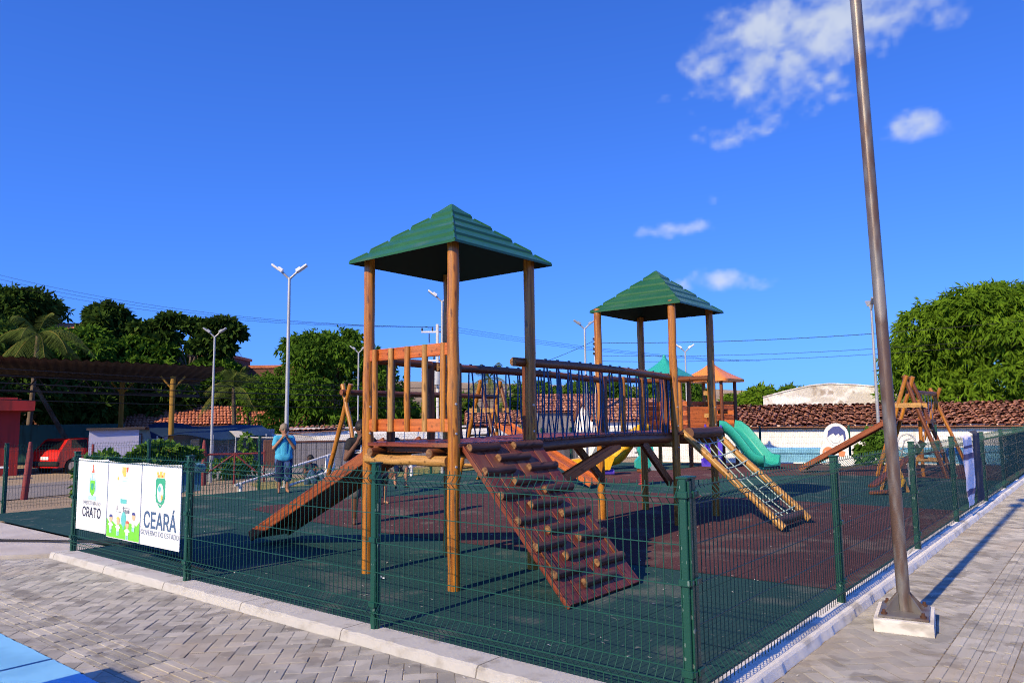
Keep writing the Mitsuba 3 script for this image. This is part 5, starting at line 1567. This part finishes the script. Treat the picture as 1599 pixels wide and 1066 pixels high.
# red shop at the left edge
t = thing('red_shop', 'dark red shop with a projecting cornice at the left edge', 'shop')
bx = unit([.24, .97, 0]); bn = np.array([-bx[1], bx[0], 0]); b0 = np.array([-34.1, 5.85, 0])
put('wall', MB().bar(b0 - bx * 3.4 + bn * 2 + [0, 0, .75], b0 + bx * 1.85 + bn * 2 + [0, 0, .75], 4.0, 3.5), 'wall_red', t)
put('cornice', MB().bar(b0 - bx * 3.5 + bn * 1.8 + [0, 0, 2.2], b0 + bx * 2.3 + bn * 1.8 + [0, 0, 2.2], 4.9, .42).bar(b0 - bx * 3.5 + bn * 1.8 + [0, 0, 2.46], b0 + bx * 1.7 + bn * 1.8 + [0, 0, 2.46], 4.4, .14), 'wall_red', t)
put('doorway', MB().bar(b0 - bx * .2 - bn * .02 + [0, 0, .3], b0 + bx * .8 - bn * .02 + [0, 0, .3], .06, 2.2), 'lamp_glass', t)
put('shop_table', MB().bar(b0 + bx * .7 - bn * 2.4 + [0, 0, -.2], b0 + bx * 1.4 - bn * 2.4 + [0, 0, -.2], .7, .05), 'paint_white', t)
for q in (.78, 1.32):
    put('table_leg', MB().tube([b0 + bx * q - bn * 2.4 + [0, 0, -.9], b0 + bx * q - bn * 2.4 + [0, 0, -.2]], .03, 6), 'paint_blue', t)
solo('teal_wall', MB().bar((-42.6, 10.0, .2), (-40.9, 15.0, .2), .2, 2.4), 'wall_teal', 'dark teal rendered wall behind the red car', 'wall')

# market canopy on yellow columns
t = thing('market_canopy', 'long dark corrugated canopy on yellow columns above the street stalls', 'canopy')
cd = unit([.36, .93, 0]); cn = np.array([-cd[1], cd[0], 0]); c0 = np.array([-35.4, 0.5, 0])
n = 150
mb = MB(); V = []
for i in range(n + 1):
    u_ = 15.2 * i / n
    zz = .045 * math.sin(u_ * 2 * math.pi / .38)
    za = 4.35 - .40 * (u_ / 15.2)
    V += [c0 + cd * u_ + [0, 0, za + zz], c0 + cd * u_ + cn * 9.5 + [0, 0, za - .25 + zz]]
V = np.array(V); q = np.arange((n + 1) * 2).reshape(n + 1, 2)
f = np.stack([q[:-1, 0], q[1:, 0], q[1:, 1], q[:-1, 1]], -1)
put('roof_sheet', mb.add(V, f).add(V - [0, 0, .025], f[:, ::-1]), 'corrugated', t)
for w_ in (7.6,):
    a = c0 + cn * w_
    tr = MB().bar(a + [0, 0, 4.2 - .03 * w_], a + cd * 15 + [0, 0, 3.8 - .03 * w_], .1, .14).bar(a + [0, 0, 3.45 - .03 * w_], a + cd * 15 + [0, 0, 3.1 - .03 * w_], .1, .12)
    for k in range(15):
        tr.bar(a + cd * k + [0, 0, 3.45 - .025 * k - .03 * w_], a + cd * (k + .5) + [0, 0, 4.15 - .025 * k - .03 * w_], .06, .06).bar(a + cd * (k + .5) + [0, 0, 4.15 - .025 * k - .03 * w_], a + cd * (k + 1) + [0, 0, 3.42 - .025 * k - .03 * w_], .06, .06)
    put('truss', tr, 'corrugated', t)
for u_, w_ in ((13.0, .5), (11.2, 6.5), (3.5, .5), (2.5, 6.5)):
    a = c0 + cd * u_ + cn * w_
    ck = put('column', MB().tube([a + [0, 0, -1.0], a + [0, 0, 3.5]], .115, 14), 'column_yellow', t)
    put('bracket', MB().tube([a + [0, 0, 2.9], a + cd * .5 + [0, 0, 3.5]], .05, 6).tube([a + [0, 0, 2.9], a - cd * .5 + [0, 0, 3.5]], .05, 6), 'column_yellow', ck)

# stalls, awnings and walls along the street
t = thing('kiosk', 'lilac white kiosk with a dark flat roof right of the red car', 'kiosk')
put('wall', MB().bar((-32.75, 10.0, .2), (-32.05, 11.75, .2), 1.9, 1.9), 'wall_lilac', t)
put('roof', MB().bar((-32.8, 9.9, 1.18), (-32.0, 11.95, 1.21), 2.3, .08), 'corrugated', t)
t = thing('stall', 'street stall with a blue panelled front under a sagging dark blue awning', 'stall')
put('wall', MB().bar((-33.2, 13.7, .05), (-31.4, 18.2, .05), .2, 2.0), 'wall_blue', t)
n1, n2 = 14, 8
V = []
for i in range(n1 + 1):
    for j in range(n2 + 1):
        a, b = i / n1, j / n2
        q = np.array([-33.6, 12.9, 0]) * (1 - a) + np.array([-31.2, 17.4, 0]) * a + np.array([2.3, -.9, 0]) * b
        V.append((q[0], q[1], 1.35 - .55 * b + .07 * math.sin(8 * a) + .06 * math.sin(5 * b + 11 * a) - .12 * a))
i = np.arange((n1 + 1) * (n2 + 1)).reshape(n1 + 1, n2 + 1)
f = np.stack([i[:-1, :-1], i[1:, :-1], i[1:, 1:], i[:-1, 1:]], -1).reshape(-1, 4)
put('awning', MB().add(V, f).add(np.array(V) - [0, 0, .02], f[:, ::-1]), 'tarp_blue', t)
for a in (.05, .5, .95):
    q = np.array([-31.35, 12.0, 0]) * (1 - a) + np.array([-28.95, 16.5, 0]) * a
    put('pole', MB().tube([(q[0], q[1], -.9), (q[0], q[1], .85)], .035, 6), 'galvanised', t)
for a, m in ((.2, 'cloth_white'), (.3, 'cloth_denim'), (.75, 'cloth_grey')):
    q = np.array([-33.0, 13.7, 0]) * (1 - a) + np.array([-31.2, 18.2, 0]) * a
    put('hanging_good', MB().box((q[0] + .2, q[1], .25), (.08, .4, .8), rotz(-.35), bevel=.03), m, t)
V = []
for i_ in range(9):
    for j in range(5):
        a, b = i_ / 8, j / 4
        q = np.array([-31.2, 15.6, 0]) * (1 - a) + np.array([-29.4, 18.9, 0]) * a + np.array([2.0, -.8, 0]) * b
        V.append((q[0], q[1], 1.02 - .32 * a - .25 * b + .03 * math.sin(9 * a + 4 * b)))
i = np.arange(45).reshape(9, 5); f = np.stack([i[:-1, :-1], i[1:, :-1], i[1:, 1:], i[:-1, 1:]], -1).reshape(-1, 4)
mb = MB().add(V, f).add(np.array(V) - [0, 0, .02], f[:, ::-1])
t = thing('beige_awning', 'pale beige awning sheet on poles between the blue awning and the brick pier', 'awning')
put('sheet', mb, 'tarp_beige', t)
for q in (V[4], V[44], V[0], V[40]):
    put('pole', MB().tube([(q[0], q[1], -.95), (q[0], q[1], q[2])], .03, 6), 'galvanised', t)
# the two white and grey buildings across the street
wv = unit([.62, .78, 0])
solo('brick_pier', MB().bar((-28.2, 15.6, -.15), (-27.7, 16.5, -.15), .5, 1.5), 'brick_dark', 'dark brick pier at the left end of the grey plank wall', 'pier')
t = thing('plank_wall', 'long grey wall of weathered upright boards behind the boy and the handrails', 'wall')
a0, a1 = np.array([-27.6, 16.6, 0]), np.array([-19.0, 27.2, 0])
put('core', MB().bar(a0 + [-.05, .04, -.2], a1 + [-.05, .04, -.2], .06, 1.35), 'wall_grey', t)
nb_ = 60
for k in range(nb_):
    c_ = a0 + (a1 - a0) * (k + .5) / nb_
    put('board', MB().box(c_ + [.02 + .006 * (k % 3), -.016, -.2 + rng.uniform(-.03, .02)], (np.linalg.norm(a1 - a0) / nb_ - .015, .03, 1.35), rotz(math.atan2(a1[1] - a0[1], a1[0] - a0[0]))), 'wall_grey', t)
put('capping', MB().bar(a0 + [0, 0, .50], a1 + [0, 0, .50], .22, .06), 'brick_dark', t)
t = thing('white_shed', 'long low white building above the grey plank wall', 'building')
s0, s1 = np.array([-30.2, 17.9, 0]), np.array([-22.6, 26.9, 0])
put('wall', MB().bar(s0 + [0, 0, .0], s1 + [0, 0, .0], .25, 1.85), 'wall_white', t)
sn = np.array([-.76, .65, 0])
put('roof', MB().bar(s0 + sn * 1.4 - [0, 0, -1.05], s1 + sn * 1.4 - [0, 0, -1.05], 3.2, .07), 'wall_stained', t)
put('tile_edge', tiled(s0 - sn * .35 + [0, 0, .84], s0 - sn * .35 + unit(s1 - s0) * 3.0 + [0, 0, .98], s0 + sn * .6 + [0, 0, 1.1], s0 + sn * .6 + unit(s1 - s0) * 3.0 + [0, 0, 1.14], .25, .4), 'terracotta', t, kind='stuff')

# brick blocks on the slope behind the palm
for (x, y, w, h, zt, lab) in ((-65.5, 31.5, 9.0, 9, 7.3, 'unplastered dark brick block behind the coconut palm'), (-60.0, 39.0, 8.0, 9, 6.4, 'lower unplastered brick block right of the first one')):
    t = thing('brick_block', lab, 'building')
    z0 = float(terrain(np.array(x), np.array(y))) - 1
    R = rotz(CR)
    put('wall', MB().box((x, y, (z0 + zt) / 2), (w, 6, zt - z0), R), 'brick_dark', t)
    put('parapet', MB().box((x, y, zt + .12), (w + .3, 6.3, .25), R), 'terracotta_red', t)
    for k in range(3):
        for z in (zt - 1.6, zt - 4.4):
            c_ = np.array([x, y, z]) + R @ np.array([(-.32 + .32 * k) * w, -3.02, 0])
            put('window', MB().box(c_, (1.1, .1, 1.2), R), 'lamp_glass', t)
for (x, y, z, lab) in ((-70.5, 24.5, 10.0, 'red tiled house on the hill beside the big dark tree'), (-78.0, 17.5, 9.4, 'red tiled house on the hill at the far left')):
    t = thing('hill_house', lab, 'house')
    R = rotz(CR)
    put('wall', MB().box((x, y, z - 3.5), (5, 4, 6), R), 'brick_dark', t)
    put('roof', MB().poly(Polygon([(-2.6, 0), (2.6, 0), (0, 1.2)]), -2.9, 2.9, mat4(np.stack([R[:, 1], [0, 0, 1], np.cross(R[:, 1], [0, 0, 1])], 1), (x, y, z - .6))), 'terracotta_red', t)

# red bollard posts and rails along the street
for k, (x, y, lean) in enumerate(((-22.1, 4.2, .07), (-28.9, 8.65, 0), (-24.5, 8.85, .05), (-22.0, 9.4, 0))):
    z = float(terrain(np.array(x), np.array(y)))
    t = thing('red_post', ['leaning dark red wooden post beside the red car', 'thin red post in front of the lilac kiosk', 'short thick red post under the blue awning', 'red post at the left end of the low red railing'][k], 'post')
    h = (1.6, 1.3, 1.35, 1.5)[k]
    put('shaft', MB().tube([(x, y, z - .1), (x + lean, y + lean, z + h * .72), (x + lean, y + lean, z + h)], [.095, .09, .04] if k != 1 else [.06, .05, .04], 10), 'paint_red', t)
t = thing('red_railing', 'low dark red railing with crossed bars beside the brick pier', 'railing')
for a, b in (((-22.0, 9.4, .35), (-21.1, 11.1, .35)), ((-22.0, 9.4, -.35), (-21.55, 10.25, .35)), ((-21.55, 10.25, .35), (-21.1, 11.1, -.5)), ((-21.1, 11.1, .45), (-21.1, 11.1, -.8)), ((-21.55, 10.25, .4), (-21.55, 10.25, -.8))):
    put('bar', MB().tube([a, b], .035, 6), 'paint_red', t)

# ------------------------------------------------------------------ red hatchback
t = thing('red_car', 'red hatchback parked at the kiosk, seen from behind', 'car')
co = np.array([-34.1, 10.35, -.66]); ca = math.radians(111)     # heading of the car
Rc = rotz(ca)                                                  # local x forwards, y left
side = [(-1.90, .38), (-1.93, .62), (-1.86, .92), (-1.80, .98), (-1.42, 1.40), (-1.30, 1.46), (-.2, 1.48), (.05, 1.44), (.78, .98), (1.70, .84), (1.88, .66), (1.90, .36)]
arch_c = [(-1.28, .30), (1.22, .30)]
pg = Polygon(side + [(1.90, .26), (-1.90, .26)])
for ax_, az in arch_c: pg = pg.difference(Point(ax_, az).buffer(.345, 20))
low = pg.intersection(sbox(-3, 0, 3, .99)); upp = pg.intersection(sbox(-3, .98, 3, 2))
body = MB()


def loft(pg_, w0, w1, zc0, zc1):
    m = trimesh.creation.extrude_polygon(pg_, 1.0, engine='earcut')
    v = m.vertices.copy(); x_, z_, s_ = v[:, 0].copy(), v[:, 1].copy(), v[:, 2] - .5
    w = w0 + (w1 - w0) * np.clip((z_ - zc0) / (zc1 - zc0), 0, 1)
    w = w * (1 - .10 * np.clip((np.abs(x_) - 1.3) / .6, 0, 1) ** 2)
    m.vertices = np.stack([x_, s_ * 2 * w, z_], 1)
    if np.linalg.det(np.array([[1, 0, 0], [0, 0, 1], [0, 1, 0]])) < 0: m.invert()
    return m


def car_xf(m):
    m = m.copy(); m.vertices = m.vertices @ Rc.T + co; return m


put('body', body.mesh(car_xf(loft(low, .78, .82, .3, .9))).mesh(car_xf(loft(upp, .80, .62, .98, 1.48))), 'car_red', t)


def car_box(c, size, bevel=0.0): return MB().box(Rc @ np.array(c) + co, size, Rc, bevel=bevel)


def car_quad(pts, m, name, th=.012):
    P_ = np.array([Rc @ np.array(q) + co for q in pts]); n_ = unit(np.cross(P_[1] - P_[0], P_[2] - P_[0]))
    v = np.vstack([P_ + n_ * th, P_ - n_ * th])
    return put(name, MB().mesh(trimesh.convex.convex_hull(v)), m, t)


for s_ in (-1, 1):
    car_quad([(-1.30, s_ * .735, 1.06), (-.50, s_ * .745, 1.04), (-.50, s_ * .655, 1.40), (-1.22, s_ * .650, 1.40)], 'car_glass', 'window')
    car_quad([(-.42, s_ * .745, 1.04), (.52, s_ * .745, 1.04), (.05, s_ * .66, 1.38), (-.42, s_ * .655, 1.40)], 'car_glass', 'window')
    car_quad([(-1.885, s_ * .52, .70), (-1.885, s_ * .70, .70), (-1.83, s_ * .70, .92), (-1.83, s_ * .55, .92)], 'plastic_red', 'tail_light')
    for wx in (-1.28, 1.22):
        c_ = np.array([wx, s_ * .70, .30])
        wk = put('wheel', MB().tube([Rc @ (c_ + [0, -.09, 0]) + co, Rc @ (c_ + [0, .09, 0]) + co], .30, 22), 'tyre', t)
        put('rim', MB().tube([Rc @ (c_ + [0, s_ * .085, 0]) + co, Rc @ (c_ + [0, s_ * .10, 0]) + co], .19, 18), 'chrome', wk)
car_quad([(-1.80, -.56, 1.03), (-1.80, .56, 1.03), (-1.46, .50, 1.36), (-1.46, -.50, 1.36)], 'car_glass', 'rear_window')
car_quad([(.70, -.60, 1.05), (.70, .60, 1.05), (.13, .54, 1.40), (.13, -.54, 1.40)], 'car_glass', 'windscreen')
put('bumper', car_box((-1.90, 0, .42), (.16, 1.5, .2), .04), 'tyre', t)
put('number_plate', car_box((-1.93, 0, .66), (.02, .42, .13)), 'lamp_white', t)


# ------------------------------------------------------------------ vegetation
def leaves(blobs, n, size, seed, droop=.45, per=5, aspect=.28, hollow=.55, gap=.36, gap_scale=.9, rough=.22, clip=None):
    """sprays of leaves spread through the blobs (centre, radii); returns an MB"""
    rs = np.random.default_rng(seed)
    B = np.array([np.r_[c_, r_] for c_, r_ in blobs], float)
    wt = (B[:, 3] * B[:, 4] + B[:, 3] * B[:, 5] + B[:, 4] * B[:, 5]); wt /= wt.sum()
    k = rs.choice(len(B), n, p=wt)
    d = rs.normal(size=(n, 3)); d /= np.linalg.norm(d, axis=1, keepdims=True)
    d[:, 2] = np.where((d[:, 2] < -.2) & (rs.random(n) < .5), -d[:, 2], d[:, 2])
    rad = np.where(rs.random(n) < .78, rs.uniform(.86, 1.04, n), rs.uniform(hollow, .9, n))
    c0 = B[k, :3] + d * B[k, 3:] * rad[:, None]
    bump = meshkit.fbm(c0 * 1.5 / max(.5, B[:, 3:].mean() * .45) + seed, 3, seed) - .5
    c0 = c0 + d * B[k, 3:] * (bump * 2 * rough)[:, None]
    keep = meshkit.noise(c0 * gap_scale + seed * 3.1, seed + 5) > gap
    if clip is not None: keep &= clip(c0)
    c0, d = c0[keep], d[keep]
    n = len(c0)
    tone = np.clip(.15 + 1.1 * (meshkit.fbm(c0 * .8, 2, seed + 9) - .25) + rs.normal(0, .10, n), 0, 1)
    ax0 = d * .7 + rs.normal(0, .35, (n, 3)); ax0[:, 2] -= droop * .5; ax0 /= np.linalg.norm(ax0, axis=1, keepdims=True)
    V, U = [], []
    for q in range(per):
        a = ax0 + rs.normal(0, .75, (n, 3)); a[:, 2] -= droop; a /= np.linalg.norm(a, axis=1, keepdims=True)
        w = np.cross(a, rs.normal(size=(n, 3))); w /= np.linalg.norm(w, axis=1, keepdims=True) + 1e-9
        ln = size * rs.uniform(.45, 1.4, n)[:, None]
        mid = c0 + a * ln * .45
        V.append(np.stack([c0, mid + w * ln * aspect * .5, c0 + a * ln + [0, 0, -.12 * size], mid - w * ln * aspect * .5], 1))
        U.append(np.repeat(np.clip(tone + rs.normal(0, .17, n), 0, 1)[:, None], 4, 1))
    V = np.concatenate(V).reshape(-1, 3); U = np.concatenate(U).reshape(-1)
    F = np.arange(len(V)).reshape(-1, 4)
    return MB().add(V, F, np.stack([U, np.zeros_like(U)], 1))


def tree(name, label, x, y, trunk_h, blobs, n, size, leaf, seed, z0=None, cat='tree', trunk_r=.22, group=None, limbs=True, **kw):
    t = thing(name, label, cat, group)
    z0 = float(terrain(np.array(x), np.array(y))) if z0 is None else z0
    base_ = np.array([x, y, z0])
    bl = [(base_ + np.array(c_, float), np.array(r_, float)) for c_, r_ in blobs]
    tr = MB()
    fork = base_ + [0, 0, trunk_h]
    tr.tube([base_ - [0, 0, .3], base_ + [.04, .02, trunk_h * .5], fork], [trunk_r * 1.25, trunk_r, trunk_r * .8], 10, wob=.1, seed=seed)
    put('trunk', tr, 'bark', t)
    if limbs:
        rs = np.random.default_rng(seed)
        for c_, r_ in bl[:9]:
            e = c_ + r_ * rs.uniform(-.2, .2, 3)
            m_ = (fork + e) / 2 + rs.normal(0, .15, 3)
            put('limb', MB().tube([fork - [0, 0, .1], m_, e], [trunk_r * .6, trunk_r * .4, trunk_r * .15], 7, wob=.1, seed=seed), 'bark', t)
    put('crown', leaves(bl, n, size, seed, **kw), leaf, t)
    return t


def blob_crown(r, h, n, seed, zc, flat=1.0, lobes=.5):
    """lobes covering an ellipsoid of radius r and half height h centred at height zc"""
    rs = np.random.default_rng(seed)
    out = [((0, 0, zc), (r * .72, r * .72, h * .74))]
    for i in range(n):
        d = unit(rs.normal(size=3) * [1, 1, flat]); d[2] = d[2] if d[2] > -.55 else -d[2]
        q = rs.uniform(lobes * .7, lobes * 1.05)
        out.append(((d[0] * r * (1 - q * .6), d[1] * r * (1 - q * .6), zc + d[2] * h * (1 - q * .6)), (r * q * .62, r * q * .62, h * q * .58)))
    return out


# big mango at the right, behind the tile roof
tree('mango_tree', 'big round mango tree filling the right edge above the tile roof', -1.75, 39.0, 2.0, blob_crown(5.3, 3.9, 44, 3, 4.3, lobes=.46) + [((-2.7, -2.2, 5.4), (2.1, 2.1, 1.9)), ((-1.0, -2.5, 6.2), (2.2, 2.0, 1.6)), ((-3.6, -2.9, 3.6), (1.7, 1.7, 2.1)), ((-4.6, -1, 2.4), (1.3, 1.4, 1.9)), ((-2.0, -3.2, 2.0), (2.2, 1.6, 1.6)), ((2.0, -3.2, 2.0), (2.4, 1.6, 1.5))], 24000, .36, 'leaf_mango', 21, droop=.75, per=5, aspect=.22, gap=.33, rough=.18, gap_scale=1.3, z0=-.5, trunk_r=.35)
# mango behind the boy in blue
tree('mango_tree', 'tall mango tree behind the street lamps, left of the near tower', -39.8, 28.0, 2.2, blob_crown(4.7, 3.6, 36, 8, 5.0, lobes=.46) + [((-2.6, -3.0, 3.4), (2.0, 2.0, 2.0)), ((2.6, 2.0, 3.4), (2.2, 2.2, 2.2)), ((0, -2.2, 2.0), (3.4, 2.2, 1.4))], 15000, .36, 'leaf_mid', 34, droop=.6, gap=.40, rough=.36, gap_scale=1.1, trunk_r=.3)
# row of trees behind the bridge
for k, (x, y, r, h, zc, lab, lf) in enumerate((
        (-46.0, 37.5, 2.6, 2.6, 3.5, 'green tree seen between the balusters of the near tower', 'leaf_mid'), (-36.0, 46.0, 3.6, 2.4, 3.0, 'tree behind the rope bridge, left of the white utility pole', 'leaf_mid'),
        (-31.0, 48.0, 4.2, 2.8, 2.8, 'broad tree behind the white utility pole', 'leaf_mid'), (-25.5, 50.5, 3.6, 2.6, 2.9, 'tree seen through the far tower', 'leaf_mid'),
        (-20.0, 53.0, 3.4, 2.2, 2.4, 'tree right of the orange bell roof', 'leaf_mango'), (-17.2, 53.5, 2.6, 2.0, 2.4, 'small tree left of the stained warehouse', 'leaf_mid'), (-49.5, 41.0, 3.4, 2.6, 3.0, 'tree seen behind the near tower post', 'leaf_mid'), (-42, 42, 2.8, 2.4, 2.2, 'low tree in front of the palm behind the rope bridge', 'leaf_mid'))):
    tree('broadleaf_tree', lab, x, y, 1.6, blob_crown(r, h, 20, 40 + k, zc, lobes=.52), 3600, .42, lf, 50 + k, droop=.5, gap=.40, rough=.40, gap_scale=1.4)
# dark trees on the hill at the left
HT = [(-76.5, 19.0, 6.2, 4.4, 10.2, 'huge dark spreading tree crowning the hill at the left edge', 9000, 'leaf_dark'), (-64.0, 23.2, 2.3, 2.7, 9.0, 'upright dark tree with large leaves on the hill crest', 4200, 'leaf_dark'),
      (-63.5, 26.0, 3.0, 1.9, 7.2, 'dark tree below the upright one on the hill', 4000, 'leaf_dark'), (-57.0, 18.5, 3.4, 2.6, 6.0, 'bright green bushy tree above the middle of the canopy', 4200, 'leaf_mid'),
      (-55.5, 22.6, 3.2, 2.4, 5.6, 'green tree above the right half of the canopy', 4000, 'leaf_mid'), (-58.0, 13.0, 3.8, 3.0, 5.8, 'dark tree behind the coconut palm at the left', 4200, 'leaf_dark'),
      (-52.0, 26.4, 2.6, 1.8, 4.6, 'low green tree near the right end of the canopy', 3000, 'leaf_mid'), (-60.0, 8.5, 4.4, 3.6, 6.0, 'dark tree at the far left above the canopy', 4000, 'leaf_dark'),
      (-50.0, 12.0, 3.6, 2.8, 2.6, 'dark tree seen under the canopy at the left', 3600, 'leaf_dark'), (-51.5, 17.0, 3.4, 2.8, 2.6, 'dark tree under the canopy behind the kiosk', 3600, 'leaf_dark'),
      (-52.0, 22.0, 3.2, 2.6, 2.8, 'dark tree under the right end of the canopy', 3600, 'leaf_dark'), (-50.0, 28.5, 3.0, 2.2, 2.6, 'dark tree behind the tile roofed houses', 3200, 'leaf_dark'), (-48.5, 7.5, 3.0, 3.0, 3.0, 'mid green tree right above the red shop', 3200, 'leaf_mid')]
for k, (x, y, r, h, zc, lab, n, lf) in enumerate(HT):
    z0 = float(terrain(np.array(x), np.array(y)))
    tree('hill_tree', lab, x, y, max(1.2, zc - z0 - h * .8), blob_crown(r, h, 24, 70 + k, zc - z0, lobes=.5), n, .55 if lf == 'leaf_dark' else .45, lf, 90 + k, droop=.45, gap=.40, rough=.46, aspect=.34, gap_scale=1.3)
# broad leaved tree with open umbrella tiers
t = thing('cecropia', 'open tree with umbrella tiers of big dark leaves against the sky', 'tree')
cb = np.array([-53.0, 24.6, float(terrain(np.array(-53.0), np.array(24.6)))])
tips = [(-1.9, -1.4, 8.7), (-.9, -.7, 9.4), (.2, .2, 9.0), (1.2, 1.0, 8.8), (2.0, 1.6, 9.1), (2.6, 2.1, 8.4), (.8, .6, 7.4), (2.0, 1.6, 7.2), (-1.2, -.9, 8.0), (1.5, 1.2, 8.0), (-2.6, -2.0, 8.9)]
put('trunk', MB().tube([cb - [0, 0, .3], cb + [.1, .1, 4], cb + [.3, .2, 7.2]], [.16, .13, .08], 9), 'bark', t)
bl = []
for q in tips:
    e = cb + [q[0] * 1.05, q[1] * 1.05, q[2] + .3]
    put('limb', MB().tube([cb + [.2, .15, 5.6], (cb + [.2, .15, 6.6] + e) / 2 + [0, 0, -.3], e], [.07, .05, .03], 6), 'bark', t)
    bl.append((e, np.array([.85, .85, .30])))
put('crown', leaves(bl, 1500, .55, 77, droop=.25, per=5, aspect=.55, gap=.25, rough=.12), 'leaf_dark', t)


def palm(label, x, y, zc, nf, ln, seed, leaf='leaf_palm', trunk_r=.13, lean=(.3, .2), dead=2):
    t = thing('coconut_palm', label, 'palm tree')
    rs = np.random.default_rng(seed)
    z0 = float(terrain(np.array(x), np.array(y)))
    top_ = np.array([x, y, zc]); b = top_ - [lean[0], lean[1], zc - z0 + .2]
    put('trunk', MB().tube([b, (b + top_) / 2 + [lean[0] * .3, 0, 0], top_], [trunk_r * 1.3, trunk_r, trunk_r * .8], 10, wob=.05), 'bark', t)
    for k in range(nf):
        a = 2 * math.pi * k / nf + rs.uniform(-.25, .25); el = rs.uniform(-.45, 1.3)
        d = np.array([math.cos(a), math.sin(a), 0])
        L_ = ln * rs.uniform(.8, 1.1); s_ = np.linspace(0, 1, 12)
        R_ = top_ + d * (L_ * s_ * math.cos(el) * (1 - .12 * s_))[:, None] + np.array([0, 0, 1]) * (L_ * (math.sin(el) * s_ - (.34 + .28 * math.cos(el)) * s_ ** 2.2))[:, None]
        mb = MB().tube(R_, np.linspace(.035, .008, 12), 5)
        ss = np.linspace(.12, .99, 60)
        P_ = np.stack([np.interp(ss, s_, R_[:, q]) for q in range(3)], 1); T_ = np.gradient(P_, axis=0); T_ /= np.linalg.norm(T_, axis=1, keepdims=True)
        sd_ = np.cross(T_, [0, 0, 1]); sd_ /= np.linalg.norm(sd_, axis=1, keepdims=True) + 1e-9
        V, U = [], []
        for sgn in (-1, 1):
            w = ln * .27 * np.sin(np.pi * (.12 + .86 * ss)) ** .6 * rs.uniform(.85, 1.1, 60)
            tip = P_ + (sd_ * sgn * .75 + T_ * .45) * w[:, None] + np.array([0, 0, -1]) * (w * rs.uniform(.35, .8, 60))[:, None]
            h = T_ * .0095 * ln / 2.5
            V.append(np.stack([P_ - h, P_ + h, tip + h * .3, tip - h * .3], 1))
        V = np.concatenate(V).reshape(-1, 3)
        mb.add(V, np.arange(len(V)).reshape(-1, 4), np.stack([np.full(len(V), rs.uniform(.2, 1)), np.zeros(len(V))], 1))
        put('frond', mb, leaf, t)
    return t


palm('large coconut palm rising above the canopy at the left edge', -43.6, 11.4, 6.3, 17, 3.2, 5)
palm('coconut palm with hanging fronds right of the first street lamp', -39.9, 20.9, 3.5, 17, 2.5, 6, lean=(.5, -.3))
palm('coconut palm behind the rope bridge', -36.2, 40.5, 4.6, 16, 2.6, 7)
palm('tiny distant palm on the skyline above the brick blocks', -80.0, 43.5, 10.6, 14, 1.9, 8)
t = thing('bare_trunk', 'slender pale slanting trunk behind the red car', 'tree')
put('trunk', MB().tube([(-37.0, 11.0, -.9), (-37.3, 10.7, .8), (-38.0, 9.6, 3.2)], [.15, .12, .09], 8, wob=.08), 'bark', t)


def bush(label, x, y, blobs, n, size, seed, leaf='leaf_bush', z0=None):
    t = thing('bush', label, 'bush')
    z0 = float(terrain(np.array(x), np.array(y))) if z0 is None else z0
    b = np.array([x, y, z0])
    st_ = MB()
    rs = np.random.default_rng(seed)
    for c_, r_ in blobs:
        for q in range(3):
            st_.tube([b + [c_[0] * .4, c_[1] * .4, 0], b + np.array(c_) + rs.normal(0, .08, 3)], [.018, .007], 5)
    put('stem', st_, 'bark', t)
    put('foliage', leaves([(b + np.array(c_, float), np.array(r_, float)) for c_, r_ in blobs], n, size, seed, droop=.3, per=5, aspect=.5, gap=.28, gap_scale=4.0, rough=.2), leaf, t)


bush('leafy green creeper left of the first banner, hanging over the left fence', -12.85, 2.30, [((0, -.02, .55), (.25, .24, .40)), ((0, .2, .8), (.22, .25, .22)), ((.1, -.12, .25), (.22, .24, .25))], 330, .13, 3)
bush('leafy green creeper behind the banners on top of the left fence', -12.9, 3.0, [((0, .55, .98), (.22, .40, .20)), ((0, .95, .85), (.22, .40, .22)), ((0, .2, .85), (.2, .30, .2))], 420, .13, 4)
bush('small round shrub at the right of the cut-out board', -3.75, 19.35, [((0, 0, .45), (.36, .36, .40)), ((.12, .05, .85), (.26, .26, .28))], 420, .16, 6)
bush('low weedy shrubs behind the low red railing', -23.4, 11.0, [((0, 0, .45), (.45, .6, .32)), ((-.4, .8, .4), (.45, .6, .3))], 420, .16, 7)
bush('small sapling with few leaves beside the red posts', -24.0, 12.2, [((0, 0, 1.1), (.22, .22, .5))], 60, .2, 8)

print('triangles', sum(len(meshkit.WRITTEN[d['filename']][1]) for d in scene.values() if d.get('type') == 'ply'), 'entries', len(scene))
